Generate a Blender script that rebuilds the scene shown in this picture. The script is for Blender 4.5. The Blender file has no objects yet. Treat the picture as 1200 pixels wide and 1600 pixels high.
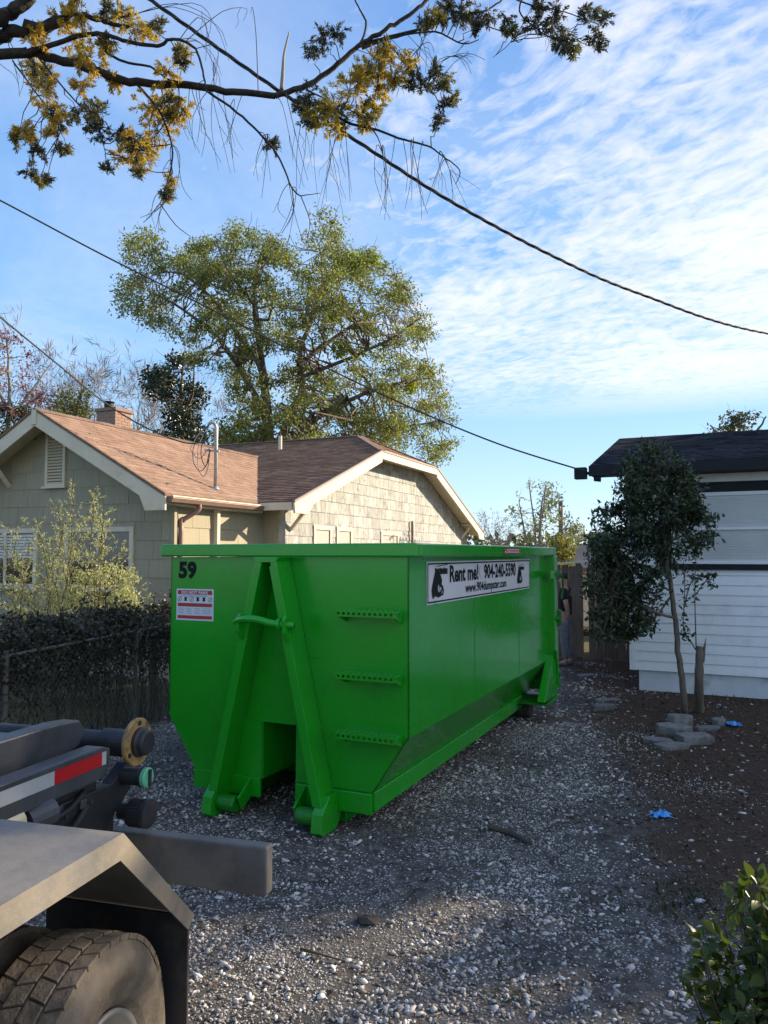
import bpy, math, random
import numpy as np
from mathutils import Vector, Matrix

R = math.radians
random.seed(7)
rng = np.random.default_rng(7)
scene = bpy.context.scene
col = scene.collection

# ------------------------------------------------------------------ camera
F = 1180.0                      # focal length in pixels of the 1200x1600 photograph
EYE = np.array([0.0, 0.0, 2.1])
PITCH = math.atan(65 / F)
cam_data = bpy.data.cameras.new("camera")
cam_data.sensor_fit = 'VERTICAL'
cam_data.sensor_height = 36
cam_data.sensor_width = 27
cam_data.lens = F / 1600 * 36
cam_data.clip_start = 0.05
cam_data.clip_end = 3000
cam = bpy.data.objects.new("camera", cam_data)
cam.location = EYE
cam.rotation_euler = (math.pi / 2 + PITCH, 0, 0)
col.objects.link(cam)
scene.camera = cam

# ------------------------------------------------------------------ sky and sun
SUN_AZ, SUN_EL = 64.0, 20.0      # azimuth clockwise from +Y
world = bpy.data.worlds.new("World")
scene.world = world
world.use_nodes = True
wt = world.node_tree
wt.nodes.clear()


class NT:
    """tiny node helper"""
    def __init__(self, tree):
        self.t = tree

    def n(self, kind, **kw):
        nd = self.t.nodes.new(kind)
        ins = kw.pop('ins', {})
        for k, v in kw.items():
            setattr(nd, k, v)
        for k, v in ins.items():
            if hasattr(v, 'is_output') or isinstance(v, bpy.types.NodeSocket):
                self.t.links.new(v, nd.inputs[k])
            else:
                nd.inputs[k].default_value = v
        return nd

    def math(self, op, a, b=0.0, c=None, clamp=False):
        ins = {0: a, 1: b}
        if c is not None:
            ins[2] = c
        nd = self.n('ShaderNodeMath', operation=op, ins=ins)
        nd.use_clamp = clamp
        return nd.outputs[0]

    def mix(self, fac, a, b, blend='MIX'):
        nd = self.n('ShaderNodeMix', data_type='RGBA', blend_type=blend)
        for k, v in ((0, fac), (6, a), (7, b)):
            if isinstance(v, bpy.types.NodeSocket):
                self.t.links.new(v, nd.inputs[k])
            else:
                nd.inputs[k].default_value = v if k == 0 else (tuple(v) + (1,) if len(v) == 3 else v)
        return nd.outputs[2]

    def ramp(self, fac, stops, interp='LINEAR'):
        nd = self.n('ShaderNodeValToRGB')
        cr = nd.color_ramp
        cr.interpolation = interp
        while len(cr.elements) < len(stops):
            cr.elements.new(0.5)
        for e, (p, c) in zip(cr.elements, stops):
            e.position = p
            e.color = (c, c, c, 1) if isinstance(c, (int, float)) else tuple(c) + (1,)
        self.t.links.new(fac, nd.inputs[0])
        return nd.outputs[0]

    def noise(self, vec, scale, detail=4, rough=0.55, dist=0.0):
        nd = self.n('ShaderNodeTexNoise', ins={'Scale': scale, 'Detail': detail, 'Roughness': rough, 'Distortion': dist})
        if vec is not None:
            self.t.links.new(vec, nd.inputs['Vector'])
        return nd.outputs[0]


w = NT(wt)
sky = w.n('ShaderNodeTexSky', sky_type='NISHITA')
sky.sun_disc = False
sky.sun_elevation = R(SUN_EL)
sky.sun_rotation = R(SUN_AZ)
sky.air_density = 1.0
sky.dust_density = 0.0
sky.ozone_density = 2.0
tc = w.n('ShaderNodeTexCoord')
sep = w.n('ShaderNodeSeparateXYZ', ins={0: tc.outputs['Generated']})
zc = w.math('MAXIMUM', sep.outputs[2], 0.03)
px_ = w.math('DIVIDE', sep.outputs[0], zc)
py_ = w.math('DIVIDE', sep.outputs[1], zc)
pl = w.n('ShaderNodeCombineXYZ', ins={0: px_, 1: py_, 2: 0.0}).outputs[0]
# altocumulus sheet: small puffs in rows, thicker toward the right, thin veil elsewhere, clear above the horizon
mp = w.n('ShaderNodeMapping', ins={0: w.n('ShaderNodeMapping', ins={0: pl, 2: (0, 0, R(58))}).outputs[0], 3: (0.86, 1.2, 1.0)}).outputs[0]
wv = w.noise(pl, 0.9, 3, 0.5, 0.0)
mpw = w.n('ShaderNodeVectorMath', operation='ADD', ins={0: mp, 1: w.n('ShaderNodeCombineXYZ', ins={0: w.math('MULTIPLY', wv, 0.5), 1: w.math('MULTIPLY', wv, -0.35), 2: 0.0}).outputs[0]}).outputs[0]
n_fine = w.noise(mpw, 12.5, 5, 0.6, 0.4)
n_mid = w.noise(mpw, 3.2, 4, 0.55, 0.5)
n_big = w.noise(pl, 0.42, 3, 0.5, 0.3)
side = w.math('MULTIPLY', w.math('SUBTRACT', px_, 0.1), 0.25)
puff = w.math('ADD', w.math('MULTIPLY', n_fine, 0.85), w.math('MULTIPLY', n_mid, 0.36))
cov = w.math('ADD', w.math('ADD', puff, w.math('MULTIPLY', w.math('SUBTRACT', n_big, 0.5), 1.3)), side)
mask = w.math('MULTIPLY', w.math('SUBTRACT', cov, 0.53), 2.5, clamp=True)
veil = w.math('MULTIPLY', w.math('SUBTRACT', w.math('ADD', w.noise(mpw, 0.8, 5, 0.6, 0.5), w.math('MULTIPLY', px_, 0.05)), 0.36), 1.7, clamp=True)
mask = w.math('MAXIMUM', w.math('MULTIPLY', mask, 0.82), w.math('MULTIPLY', veil, 0.52))
band = w.math('MULTIPLY', w.math('SUBTRACT', sep.outputs[2], 0.17), 22.0, clamp=True)
mask = w.math('MULTIPLY', mask, band)
shade = w.math('ADD', w.math('MULTIPLY', n_fine, -0.55), 1.28)
cloudc = w.mix(1.0, (7.0, 7.05, 7.4), w.n('ShaderNodeCombineColor', ins={0: shade, 1: shade, 2: shade}).outputs[0], 'MULTIPLY')
hue = w.n('ShaderNodeValToRGB')
cr = hue.color_ramp
for e, (p_, c_) in zip((cr.elements[0], cr.elements[1]), ((0.0, (4.6, 6.4, 8.0)), (0.75, (0.35, 1.7, 5.2)))):
    e.position = p_
    e.color = tuple(c_) + (1,)
e = cr.elements.new(0.28)
e.color = (1.9, 4.1, 7.4, 1)
wt.links.new(w.math('MAXIMUM', sep.outputs[2], 0.0), hue.inputs[0])
hsv = w.mix(0.75, sky.outputs[0], hue.outputs[0])
skyc = w.mix(mask, hsv, cloudc)
bg = w.n('ShaderNodeBackground', ins={'Color': skyc, 'Strength': 0.083})
wo = w.n('ShaderNodeOutputWorld')
wt.links.new(bg.outputs[0], wo.inputs[0])

sun_data = bpy.data.lights.new("sun", 'SUN')
sun_data.energy = 5.0
sun_data.angle = R(0.55)
sun_data.color = (1.0, 0.84, 0.63)
sun = bpy.data.objects.new("sun", sun_data)
sd = Vector((math.sin(R(SUN_AZ)) * math.cos(R(SUN_EL)), math.cos(R(SUN_AZ)) * math.cos(R(SUN_EL)), math.sin(R(SUN_EL))))
sun.rotation_euler = (-sd).to_track_quat('-Z', 'Y').to_euler()
sun.location = (20, 10, 20)
col.objects.link(sun)

vs = scene.view_settings
vs.view_transform = 'Standard'
vs.look = 'None'
vs.exposure = 0.98
vs.gamma = 1.0
vs.use_curve_mapping = False
scene.render.engine = 'CYCLES'

# ------------------------------------------------------------------ pixel helpers
def ray(u, v):
    x = (u - 600) / F
    z = (800 - v) / F
    d = np.array([x, math.cos(PITCH) - z * math.sin(PITCH), math.sin(PITCH) + z * math.cos(PITCH)])
    return d / d[1]


def P(u, v, Y):
    return EYE + ray(u, v) * Y


def G(u, v, z=0.0):
    r = ray(u, v)
    return EYE + r * ((z - EYE[2]) / r[2])


# ------------------------------------------------------------------ mesh helpers
class MB:
    def __init__(self):
        self.v = []
        self.f = []

    def add(self, V, Fc):
        o = len(self.v)
        self.v.extend([tuple(p) for p in V])
        self.f.extend([tuple(i + o for i in f) for f in Fc])
        return self

    def box(self, x0, x1, y0, y1, z0, z1):
        V = [(x, y, z) for z in (z0, z1) for y in (y0, y1) for x in (x0, x1)]
        return self.add(V, [(0, 2, 3, 1), (4, 5, 7, 6), (0, 1, 5, 4), (2, 6, 7, 3), (0, 4, 6, 2), (1, 3, 7, 5)])

    def prism(self, poly, axis, lo, hi):
        """extrude a 2-D polygon: axis 'y' -> poly is (x,z); 'x' -> (y,z); 'z' -> (x,y)"""
        n = len(poly)
        def mk(p, h):
            a, b = p
            return {'y': (a, h, b), 'x': (h, a, b), 'z': (a, b, h)}[axis]
        V = [mk(p, lo) for p in poly] + [mk(p, hi) for p in poly]
        Fc = [tuple(range(n)), tuple(range(2 * n - 1, n - 1, -1))]
        Fc += [(i, i + n, (i + 1) % n + n, (i + 1) % n) for i in range(n)]
        return self.add(V, Fc)

    def beam(self, p, q, wd, ht, up=(0, 0, 1)):
        p, q, up = np.array(p, float), np.array(q, float), np.array(up, float)
        d = q - p
        d /= np.linalg.norm(d)
        s = np.cross(d, up)
        s /= np.linalg.norm(s)
        t = np.cross(s, d)
        V = []
        for c in (p, q):
            for (i, j) in ((-1, -1), (1, -1), (1, 1), (-1, 1)):
                V.append(c + s * i * wd / 2 + t * j * ht / 2)
        return self.add(V, [(0, 1, 2, 3), (7, 6, 5, 4), (0, 4, 5, 1), (1, 5, 6, 2), (2, 6, 7, 3), (3, 7, 4, 0)])

    def tube(self, pts, rad, n=6, cap=True):
        pts = np.array(pts, float)
        m = len(pts)
        if np.isscalar(rad):
            rad = [rad] * m
        T = np.gradient(pts, axis=0)
        T /= (np.linalg.norm(T, axis=1)[:, None] + 1e-9)
        ref = np.array([0.0, 0.0, 1.0]) if abs(T[0][2]) < 0.9 else np.array([1.0, 0.0, 0.0])
        s = np.cross(T[0], ref)
        s /= np.linalg.norm(s)
        V = []
        ang = np.arange(n) * 2 * math.pi / n
        for i in range(m):
            s = s - T[i] * np.dot(s, T[i])
            s /= (np.linalg.norm(s) + 1e-9)
            b = np.cross(T[i], s)
            for a in ang:
                V.append(pts[i] + rad[i] * (math.cos(a) * s + math.sin(a) * b))
        Fc = []
        for i in range(m - 1):
            for k in range(n):
                Fc.append((i * n + k, i * n + (k + 1) % n, (i + 1) * n + (k + 1) % n, (i + 1) * n + k))
        if cap:
            Fc.append(tuple(range(n - 1, -1, -1)))
            Fc.append(tuple((m - 1) * n + k for k in range(n)))
        return self.add(V, Fc)

    def lathe(self, prof, c, axis='x', n=32, close=True):
        """profile [(along axis, radius)]"""
        V, Fc = [], []
        m = len(prof)
        for (a, r) in prof:
            for k in range(n):
                t = 2 * math.pi * k / n
                p, q = r * math.cos(t), r * math.sin(t)
                off = {'x': (a, p, q), 'y': (p, a, q), 'z': (p, q, a)}[axis]
                V.append((c[0] + off[0], c[1] + off[1], c[2] + off[2]))
        for i in range(m - 1):
            for k in range(n):
                Fc.append((i * n + k, i * n + (k + 1) % n, (i + 1) * n + (k + 1) % n, (i + 1) * n + k))
        if close:
            Fc.append(tuple(range(n - 1, -1, -1)))
            Fc.append(tuple((m - 1) * n + k for k in range(n)))
        return self.add(V, Fc)

    def mesh(self, name, mat, smooth=False):
        me = bpy.data.meshes.new(name)
        me.from_pydata(self.v, [], self.f)
        import bmesh
        bm = bmesh.new()
        bm.from_mesh(me)
        bmesh.ops.recalc_face_normals(bm, faces=bm.faces)
        bm.to_mesh(me)
        bm.free()
        if smooth:
            me.polygons.foreach_set('use_smooth', [True] * len(me.polygons))
        if mat:
            me.materials.append(mat)
        return me

    def build(self, name, mat, parent=None, bevel=0, smooth=False):
        o = bpy.data.objects.new(name, self.mesh(name, mat, smooth))
        col.objects.link(o)
        o.parent = parent
        if bevel:
            m = o.modifiers.new('bevel', 'BEVEL')
            m.width = bevel
            m.segments = 2
            m.limit_method = 'ANGLE'
            m.angle_limit = R(40)
        if smooth == 'auto':
            pass
        return o


def arr_mesh(name, V, Fi, mat, smooth=False):
    """V (n,3) array, Fi (m,k) integer array"""
    V = np.ascontiguousarray(V, dtype=np.float32)
    Fi = np.ascontiguousarray(Fi, dtype=np.int32)
    me = bpy.data.meshes.new(name)
    me.vertices.add(len(V))
    me.vertices.foreach_set('co', V.ravel())
    m, k = Fi.shape
    me.loops.add(m * k)
    me.loops.foreach_set('vertex_index', Fi.ravel())
    me.polygons.add(m)
    me.polygons.foreach_set('loop_start', np.arange(0, m * k, k, dtype=np.int32))
    if smooth:
        me.polygons.foreach_set('use_smooth', np.ones(m, dtype=bool))
    me.update(calc_edges=True)
    me.materials.append(mat)
    return me


def link(name, me, parent=None):
    o = bpy.data.objects.new(name, me)
    col.objects.link(o)
    o.parent = parent
    return o


def tag(o, label=None, cat=None, group=None, kind=None):
    if label:
        o['label'] = label
    if cat:
        o['category'] = cat
    if group:
        o['group'] = group
    if kind:
        o['kind'] = kind
    return o


def empty(name, loc=(0, 0, 0), rz=0.0):
    o = bpy.data.objects.new(name, None)
    o.location = loc
    o.rotation_euler = (0, 0, rz)
    o.empty_display_size = 0.2
    col.objects.link(o)
    return o


# ------------------------------------------------------------------ materials
def lin(r, g, b):
    def c(x):
        x /= 255
        return x / 12.92 if x <= 0.04045 else ((x + 0.055) / 1.055) ** 2.4
    return (c(r), c(g), c(b))


def pmat(name, c1, c2=None, scale=6.0, rough=0.7, bump=0.0, bscale=None, metal=0.0, island=0.0, objrand=0.0,
         spec=0.5, rvar=0.0, stretch=None, detail=5, dirt=None, dirtscale=1.5, dirtlo=0.5, dirthi=0.7, coat=0.0, coord='Object', scuff=None, scuffscale=9.0):
    m = bpy.data.materials.new(name)
    m.use_nodes = True
    t = NT(m.node_tree)
    b = m.node_tree.nodes['Principled BSDF']
    tcn = t.n('ShaderNodeTexCoord')
    vec = tcn.outputs[coord]
    if stretch:
        vec = t.n('ShaderNodeMapping', ins={0: vec, 3: stretch}).outputs[0]
    nz = t.noise(vec, scale, detail, 0.6)
    f = t.ramp(nz, [(0.3, 0.0), (0.7, 1.0)])
    colr = t.mix(f, c1, c2 or c1)
    if dirt:
        dn = t.noise(tcn.outputs[coord], dirtscale, 6, 0.62)
        colr = t.mix(t.ramp(dn, [(dirtlo, 0.0), (dirthi, 1.0)]), colr, dirt)
    if scuff:
        sn = t.noise(t.n('ShaderNodeMapping', ins={0: tcn.outputs[coord], 3: (1.0, 1.0, 0.35)}).outputs[0], scuffscale, 8, 0.72)
        s2 = t.noise(tcn.outputs[coord], 1.1, 3, 0.5)
        sm0 = t.math('MULTIPLY', t.ramp(sn, [(0.60, 0.0), (0.68, 0.55)]), t.ramp(s2, [(0.42, 0.15), (0.62, 1.0)]))
        colr = t.mix(sm0, colr, scuff)
    if island:
        g = t.n('ShaderNodeNewGeometry').outputs['Random Per Island']
        k = t.math('ADD', t.math('MULTIPLY', g, 2 * island), 1 - island)
        colr = t.mix(1.0, colr, t.n('ShaderNodeCombineColor', ins={0: k, 1: k, 2: k}).outputs[0], 'MULTIPLY')
    if objrand:
        g = t.n('ShaderNodeObjectInfo').outputs['Random']
        k = t.math('ADD', t.math('MULTIPLY', g, 2 * objrand), 1 - objrand)
        colr = t.mix(1.0, colr, t.n('ShaderNodeCombineColor', ins={0: k, 1: k, 2: k}).outputs[0], 'MULTIPLY')
    t.t.links.new(colr, b.inputs['Base Color'])
    b.inputs['Metallic'].default_value = metal
    b.inputs['Specular IOR Level'].default_value = spec
    b.inputs['Coat Weight'].default_value = coat
    b.inputs['Coat Roughness'].default_value = 0.12
    if rvar:
        rr = t.math('ADD', t.math('MULTIPLY', t.noise(vec, scale * 0.7, 5), 2 * rvar), rough - rvar, clamp=True)
        t.t.links.new(rr, b.inputs['Roughness'])
    else:
        b.inputs['Roughness'].default_value = rough
    if bump:
        bn = t.noise(vec, bscale or scale * 4, 4, 0.6)
        bp = t.n('ShaderNodeBump', ins={'Strength': bump, 'Distance': 0.02, 'Height': bn})
        t.t.links.new(bp.outputs[0], b.inputs['Normal'])
    return m


def leafmat(name, c1, c2, c3=None, trans=0.35, rough=0.5, spec=0.35):
    m = bpy.data.materials.new(name)
    m.use_nodes = True
    t = NT(m.node_tree)
    b = m.node_tree.nodes['Principled BSDF']
    out = m.node_tree.nodes['Material Output']
    g = t.n('ShaderNodeNewGeometry').outputs['Random Per Island']
    tcn = t.n('ShaderNodeTexCoord')
    nz = t.ramp(t.noise(tcn.outputs['Object'], 0.9, 3), [(0.35, 0.0), (0.65, 1.0)])
    colr = t.mix(g, c1, c2)
    if c3:
        colr = t.mix(t.math('MULTIPLY', nz, 0.8), colr, c3)
    t.t.links.new(colr, b.inputs['Base Color'])
    b.inputs['Roughness'].default_value = rough
    b.inputs['Specular IOR Level'].default_value = spec
    tr = t.n('ShaderNodeBsdfTranslucent')
    bright = t.mix(1.0, colr, (1.25, 1.35, 0.7), 'MULTIPLY')
    t.t.links.new(bright, tr.inputs[0])
    mx = t.n('ShaderNodeMixShader', ins={0: trans})
    t.t.links.new(b.outputs[0], mx.inputs[1])
    t.t.links.new(tr.outputs[0], mx.inputs[2])
    t.t.links.new(mx.outputs[0], out.inputs[0])
    return m


M = {}
M['bark'] = pmat('bark', (0.10, 0.075, 0.055), (0.19, 0.155, 0.12), 5, 0.9, 0.6, 22, stretch=(1, 1, 0.35))
M['bark_grey'] = pmat('bark_grey', (0.16, 0.14, 0.115), (0.30, 0.27, 0.23), 3, 0.9, 0.5, 18, stretch=(1, 1, 0.35))
M['bark_dark'] = pmat('bark_dark', (0.018, 0.015, 0.013), (0.06, 0.046, 0.036), 14, 0.95, 1.0, 45)
M['twig'] = pmat('twig', (0.055, 0.045, 0.035), (0.11, 0.085, 0.06), 9, 0.9)

# ------------------------------------------------------------------ ground
def ground_material():
    m = bpy.data.materials.new('ground')
    m.use_nodes = True
    t = NT(m.node_tree)
    b = m.node_tree.nodes['Principled BSDF']
    tcn = t.n('ShaderNodeTexCoord')
    vec = tcn.outputs['Object']
    s = t.n('ShaderNodeSeparateXYZ', ins={0: vec})
    X, Y = s.outputs[0], s.outputs[1]
    n1 = t.noise(vec, 1.3, 6, 0.65)
    n2 = t.noise(vec, 9.0, 6, 0.7)
    n3 = t.noise(vec, 60.0, 4, 0.7)
    vor = t.n('ShaderNodeTexVoronoi', ins={'Vector': vec, 'Scale': 42.0})
    # crushed stone fines and sand
    soil = t.mix(t.ramp(n2, [(0.35, 0.0), (0.65, 1.0)]), (0.038, 0.033, 0.029), (0.15, 0.138, 0.125))
    chips = t.mix(t.n('ShaderNodeSeparateColor', ins={0: vor.outputs['Color']}).outputs[0], (0.10, 0.095, 0.09), (0.42, 0.40, 0.375))
    peb = t.ramp(vor.outputs['Distance'], [(0.28, 1.0), (0.42, 0.0)])
    gravel = t.mix(t.math('MULTIPLY', peb, t.ramp(n1, [(0.38, 0.15), (0.58, 0.85)])), soil, chips)
    # bark mulch and leaf litter to the right, wavy edge
    edge = t.math('ADD', t.math('SUBTRACT', X, t.math('MULTIPLY', Y, 0.18)), t.math('MULTIPLY', t.math('SUBTRACT', n1, 0.5), 1.8))
    mfac = t.ramp(t.math('MULTIPLY', t.math('SUBTRACT', edge, 0.6), 1.6), [(0.0, 0.0), (1.0, 1.0)])
    far = t.ramp(t.math('MULTIPLY', t.math('SUBTRACT', Y, 4.1), 1.2), [(0.0, 0.0), (1.0, 1.0)])
    mfac = t.math('MULTIPLY', mfac, far)
    mulch = t.mix(t.ramp(n3, [(0.3, 0.0), (0.7, 1.0)]), (0.028, 0.018, 0.012), (0.11, 0.068, 0.044))
    mulch = t.mix(t.ramp(n2, [(0.5, 0.0), (0.75, 0.6)]), mulch, (0.13, 0.105, 0.085))
    base = t.mix(mfac, gravel, mulch)
    # grass and weeds left of the wire fence and far away
    gl = t.math('MULTIPLY', t.math('SUBTRACT', t.math('SUBTRACT', t.math('MULTIPLY', Y, 0.17), 4.72), X), 2.0, clamp=True)
    gf = t.math('MULTIPLY', t.math('SUBTRACT', Y, 15.6), 2.0, clamp=True)
    gm = t.math('MAXIMUM', gl, gf)
    grass = t.mix(t.ramp(n2, [(0.3, 0.0), (0.7, 1.0)]), (0.055, 0.06, 0.022), (0.16, 0.135, 0.07))
    base = t.mix(gm, base, grass)
    t.t.links.new(base, b.inputs['Base Color'])
    b.inputs['Roughness'].default_value = 0.95
    b.inputs['Specular IOR Level'].default_value = 0.2
    h = t.math('ADD', t.math('MULTIPLY', n2, 0.7), t.math('MULTIPLY', peb, 0.35))
    h = t.math('ADD', h, t.math('MULTIPLY', n3, 0.3))
    bp = t.n('ShaderNodeBump', ins={'Strength': 0.8, 'Distance': 0.03, 'Height': h})
    t.t.links.new(bp.outputs[0], b.inputs['Normal'])
    return m


g = MB()
g.add([(-600, -60, 0), (600, -60, 0), (600, 1200, 0), (-600, 1200, 0)], [(0, 1, 2, 3)])
ground = g.build('ground', ground_material())
tag(ground, 'gravel driveway with dark soil, mulch and lawn patches', 'ground', kind='structure')


# ------------------------------------------------------------------ numpy noise for scattering
_tab = rng.random((64, 64))


def vnoise(x, y):
    xi, yi = np.floor(x).astype(int), np.floor(y).astype(int)
    fx, fy = x - xi, y - yi
    fx, fy = fx * fx * (3 - 2 * fx), fy * fy * (3 - 2 * fy)
    g00, g10 = _tab[xi % 64, yi % 64], _tab[(xi + 1) % 64, yi % 64]
    g01, g11 = _tab[xi % 64, (yi + 1) % 64], _tab[(xi + 1) % 64, (yi + 1) % 64]
    return (g00 * (1 - fx) + g10 * fx) * (1 - fy) + (g01 * (1 - fx) + g11 * fx) * fy


ICO_V = None


def ico():
    p = (1 + 5 ** 0.5) / 2
    V = np.array([(-1, p, 0), (1, p, 0), (-1, -p, 0), (1, -p, 0), (0, -1, p), (0, 1, p), (0, -1, -p), (0, 1, -p),
                  (p, 0, -1), (p, 0, 1), (-p, 0, -1), (-p, 0, 1)], float)
    V /= np.linalg.norm(V[0])
    Fc = np.array([(0, 11, 5), (0, 5, 1), (0, 1, 7), (0, 7, 10), (0, 10, 11), (1, 5, 9), (5, 11, 4), (11, 10, 2), (10, 7, 6), (7, 1, 8),
                   (3, 9, 4), (3, 4, 2), (3, 2, 6), (3, 6, 8), (3, 8, 9), (4, 9, 5), (2, 4, 11), (6, 2, 10), (8, 6, 7), (9, 8, 1)])
    return V, Fc


def rand_rot(n):
    q = rng.normal(size=(n, 4))
    q /= np.linalg.norm(q, axis=1)[:, None]
    a, b, c, d = q.T
    return np.stack([np.stack([1 - 2 * (c * c + d * d), 2 * (b * c - a * d), 2 * (b * d + a * c)], 1),
                     np.stack([2 * (b * c + a * d), 1 - 2 * (b * b + d * d), 2 * (c * d - a * b)], 1),
                     np.stack([2 * (b * d - a * c), 2 * (c * d + a * b), 1 - 2 * (b * b + c * c)], 1)], 1)


def stones(name, xy, size, mat, flat=0.6, sink=0.25):
    V0, F0 = ico()
    n = len(xy)
    jit = 1 + rng.uniform(-0.42, 0.42, (n, 12, 1))
    V = V0[None] * jit
    sc = np.stack([rng.uniform(0.9, 1.5, n), rng.uniform(0.55, 1.0, n), rng.uniform(0.4, 0.75, n)], 1)
    V = V * sc[:, None, :]
    V = np.einsum('nij,nkj->nki', rand_rot(n), V)
    V[:, :, 2] *= flat
    V *= size[:, None, None]
    V[:, :, 0] += xy[:, 0:1]
    V[:, :, 1] += xy[:, 1:2]
    V[:, :, 2] += (size * flat * (1 - 2 * sink) * 0.6)[:, None]
    Fi = F0[None] + (np.arange(n) * 12)[:, None, None]
    return link(name, arr_mesh(name, V.reshape(-1, 3), Fi.reshape(-1, 3), mat))


def gravel_material():
    m = bpy.data.materials.new('gravel')
    m.use_nodes = True
    t = NT(m.node_tree)
    b = m.node_tree.nodes['Principled BSDF']
    rnd = t.n('ShaderNodeNewGeometry').outputs['Random Per Island']
    tcn = t.n('ShaderNodeTexCoord')
    rp = t.n('ShaderNodeValToRGB')
    cr_ = rp.color_ramp
    stops = [(0.0, (0.10, 0.09, 0.08)), (0.14, (0.24, 0.21, 0.18)), (0.28, (0.42, 0.40, 0.375)), (0.42, (0.33, 0.315, 0.295)), (0.56, (0.56, 0.54, 0.51)), (0.70, (0.44, 0.38, 0.31)), (0.84, (0.66, 0.64, 0.61)), (1.0, (0.76, 0.745, 0.72))]
    while len(cr_.elements) < len(stops):
        cr_.elements.new(0.5)
    for e_, (p_, c_) in zip(cr_.elements, stops):
        e_.position = p_
        e_.color = c_ + (1,)
    t.t.links.new(rnd, rp.inputs[0])
    dirt_ = t.ramp(t.noise(tcn.outputs['Object'], 1.6, 5, 0.65), [(0.46, 0.0), (0.70, 0.55)])
    grain = t.noise(tcn.outputs['Object'], 160, 3, 0.6)
    c = t.mix(dirt_, rp.outputs[0], (0.085, 0.07, 0.058))
    c = t.mix(t.math('MULTIPLY', grain, 0.22), c, (0.20, 0.185, 0.17))
    t.t.links.new(c, b.inputs['Base Color'])
    b.inputs['Roughness'].default_value = 0.9
    b.inputs['Specular IOR Level'].default_value = 0.25
    bp = t.n('ShaderNodeBump', ins={'Strength': 0.5, 'Distance': 0.004, 'Height': grain})
    t.t.links.new(bp.outputs[0], b.inputs['Normal'])
    return m


M['gravel'] = gravel_material()
N = 210000
xy = np.stack([rng.uniform(-4.2, 5.5, N), 1.6 + 13.2 * rng.random(N) ** 1.6], 1)
inview = (np.abs(xy[:, 0]) < 0.56 * xy[:, 1] + 0.25)
dens = 0.05 + 1.3 * np.clip(vnoise(xy[:, 0] * 1.5 + 9, xy[:, 1] * 1.3) * 0.6 + vnoise(xy[:, 0] * 4.1, xy[:, 1] * 3.7 + 5) * 0.55 - 0.42, 0, 1)
mul = 1 / (1 + np.exp(-(xy[:, 0] - 0.18 * xy[:, 1] - 0.95 + 1.4 * (vnoise(xy[:, 0] * 1.3, xy[:, 1] * 1.3) - 0.5)) * 5)) * np.clip((xy[:, 1] - 3.6) * 1.2, 0, 1)
dens *= 1 - 0.93 * mul
near = np.clip((3.9 - xy[:, 1]) * 0.8, 0, 0.28) * (xy[:, 0] < 1.0)
dens = np.clip(dens + near, 0, 1)
left = xy[:, 0] < 0.17 * xy[:, 1] - 4.5
keep = inview & (~left) & (rng.random(N) < dens)
xy = xy[keep]
sz = 0.006 + 0.0145 * rng.random(len(xy)) ** 2.4
sz *= 1 + 0.045 * np.clip(xy[:, 1] - 3, 0, 10)
gr = stones('gravel', xy, sz, M['gravel'])
tag(gr, 'loose pale crushed stone gravel strewn over the driveway', 'gravel', kind='stuff')
# fine crushed stone between the larger pieces
N3 = 260000
xf = np.stack([rng.uniform(-3.2, 3.2, N3), 2.0 + 7.5 * rng.random(N3) ** 1.5], 1)
df = 0.05 + 1.35 * np.clip(vnoise(xf[:, 0] * 1.1 + 3, xf[:, 1] * 0.9 + 8) * 0.65 + vnoise(xf[:, 0] * 3.3, xf[:, 1] * 2.9 + 1) * 0.5 - 0.42, 0, 1)
mf = 1 / (1 + np.exp(-(xf[:, 0] - 0.18 * xf[:, 1] - 0.95 + 1.4 * (vnoise(xf[:, 0] * 1.3, xf[:, 1] * 1.3) - 0.5)) * 5)) * np.clip((xf[:, 1] - 3.6) * 1.2, 0, 1)
kf = (np.abs(xf[:, 0]) < 0.54 * xf[:, 1] + 0.1) & (rng.random(N3) < df * (1 - 0.9 * mf)) & (xf[:, 0] > 0.17 * xf[:, 1] - 4.4)
xf = xf[kf]
sf = rng.uniform(0.0035, 0.008, len(xf)) * (1 + 0.05 * np.clip(xf[:, 1] - 3, 0, 10))
OV = np.array([(1, 0, 0), (-1, 0, 0), (0, 1, 0), (0, -1, 0), (0, 0, 1)], float)
OF = np.array([(0, 2, 4), (2, 1, 4), (1, 3, 4), (3, 0, 4)])
Vf = OV[None] * (1 + rng.uniform(-0.35, 0.35, (len(xf), 5, 1)))
an = rng.uniform(0, 6.28, len(xf))
ca, sa = np.cos(an)[:, None], np.sin(an)[:, None]
xx, yy = Vf[:, :, 0] * ca - Vf[:, :, 1] * sa, Vf[:, :, 0] * sa + Vf[:, :, 1] * ca
Vf = np.stack([xx * sf[:, None] + xf[:, 0:1], yy * sf[:, None] * 0.8 + xf[:, 1:2], Vf[:, :, 2] * sf[:, None] * 0.7 + 0.001], 2)
Ff = OF[None] + (np.arange(len(xf)) * 5)[:, None, None]
gf3 = link('crushed_stone', arr_mesh('crushed_stone', Vf.reshape(-1, 3), Ff.reshape(-1, 3), M['gravel']))
tag(gf3, 'fine crushed stone grit between the larger gravel pieces', 'gravel', kind='stuff')
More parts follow.
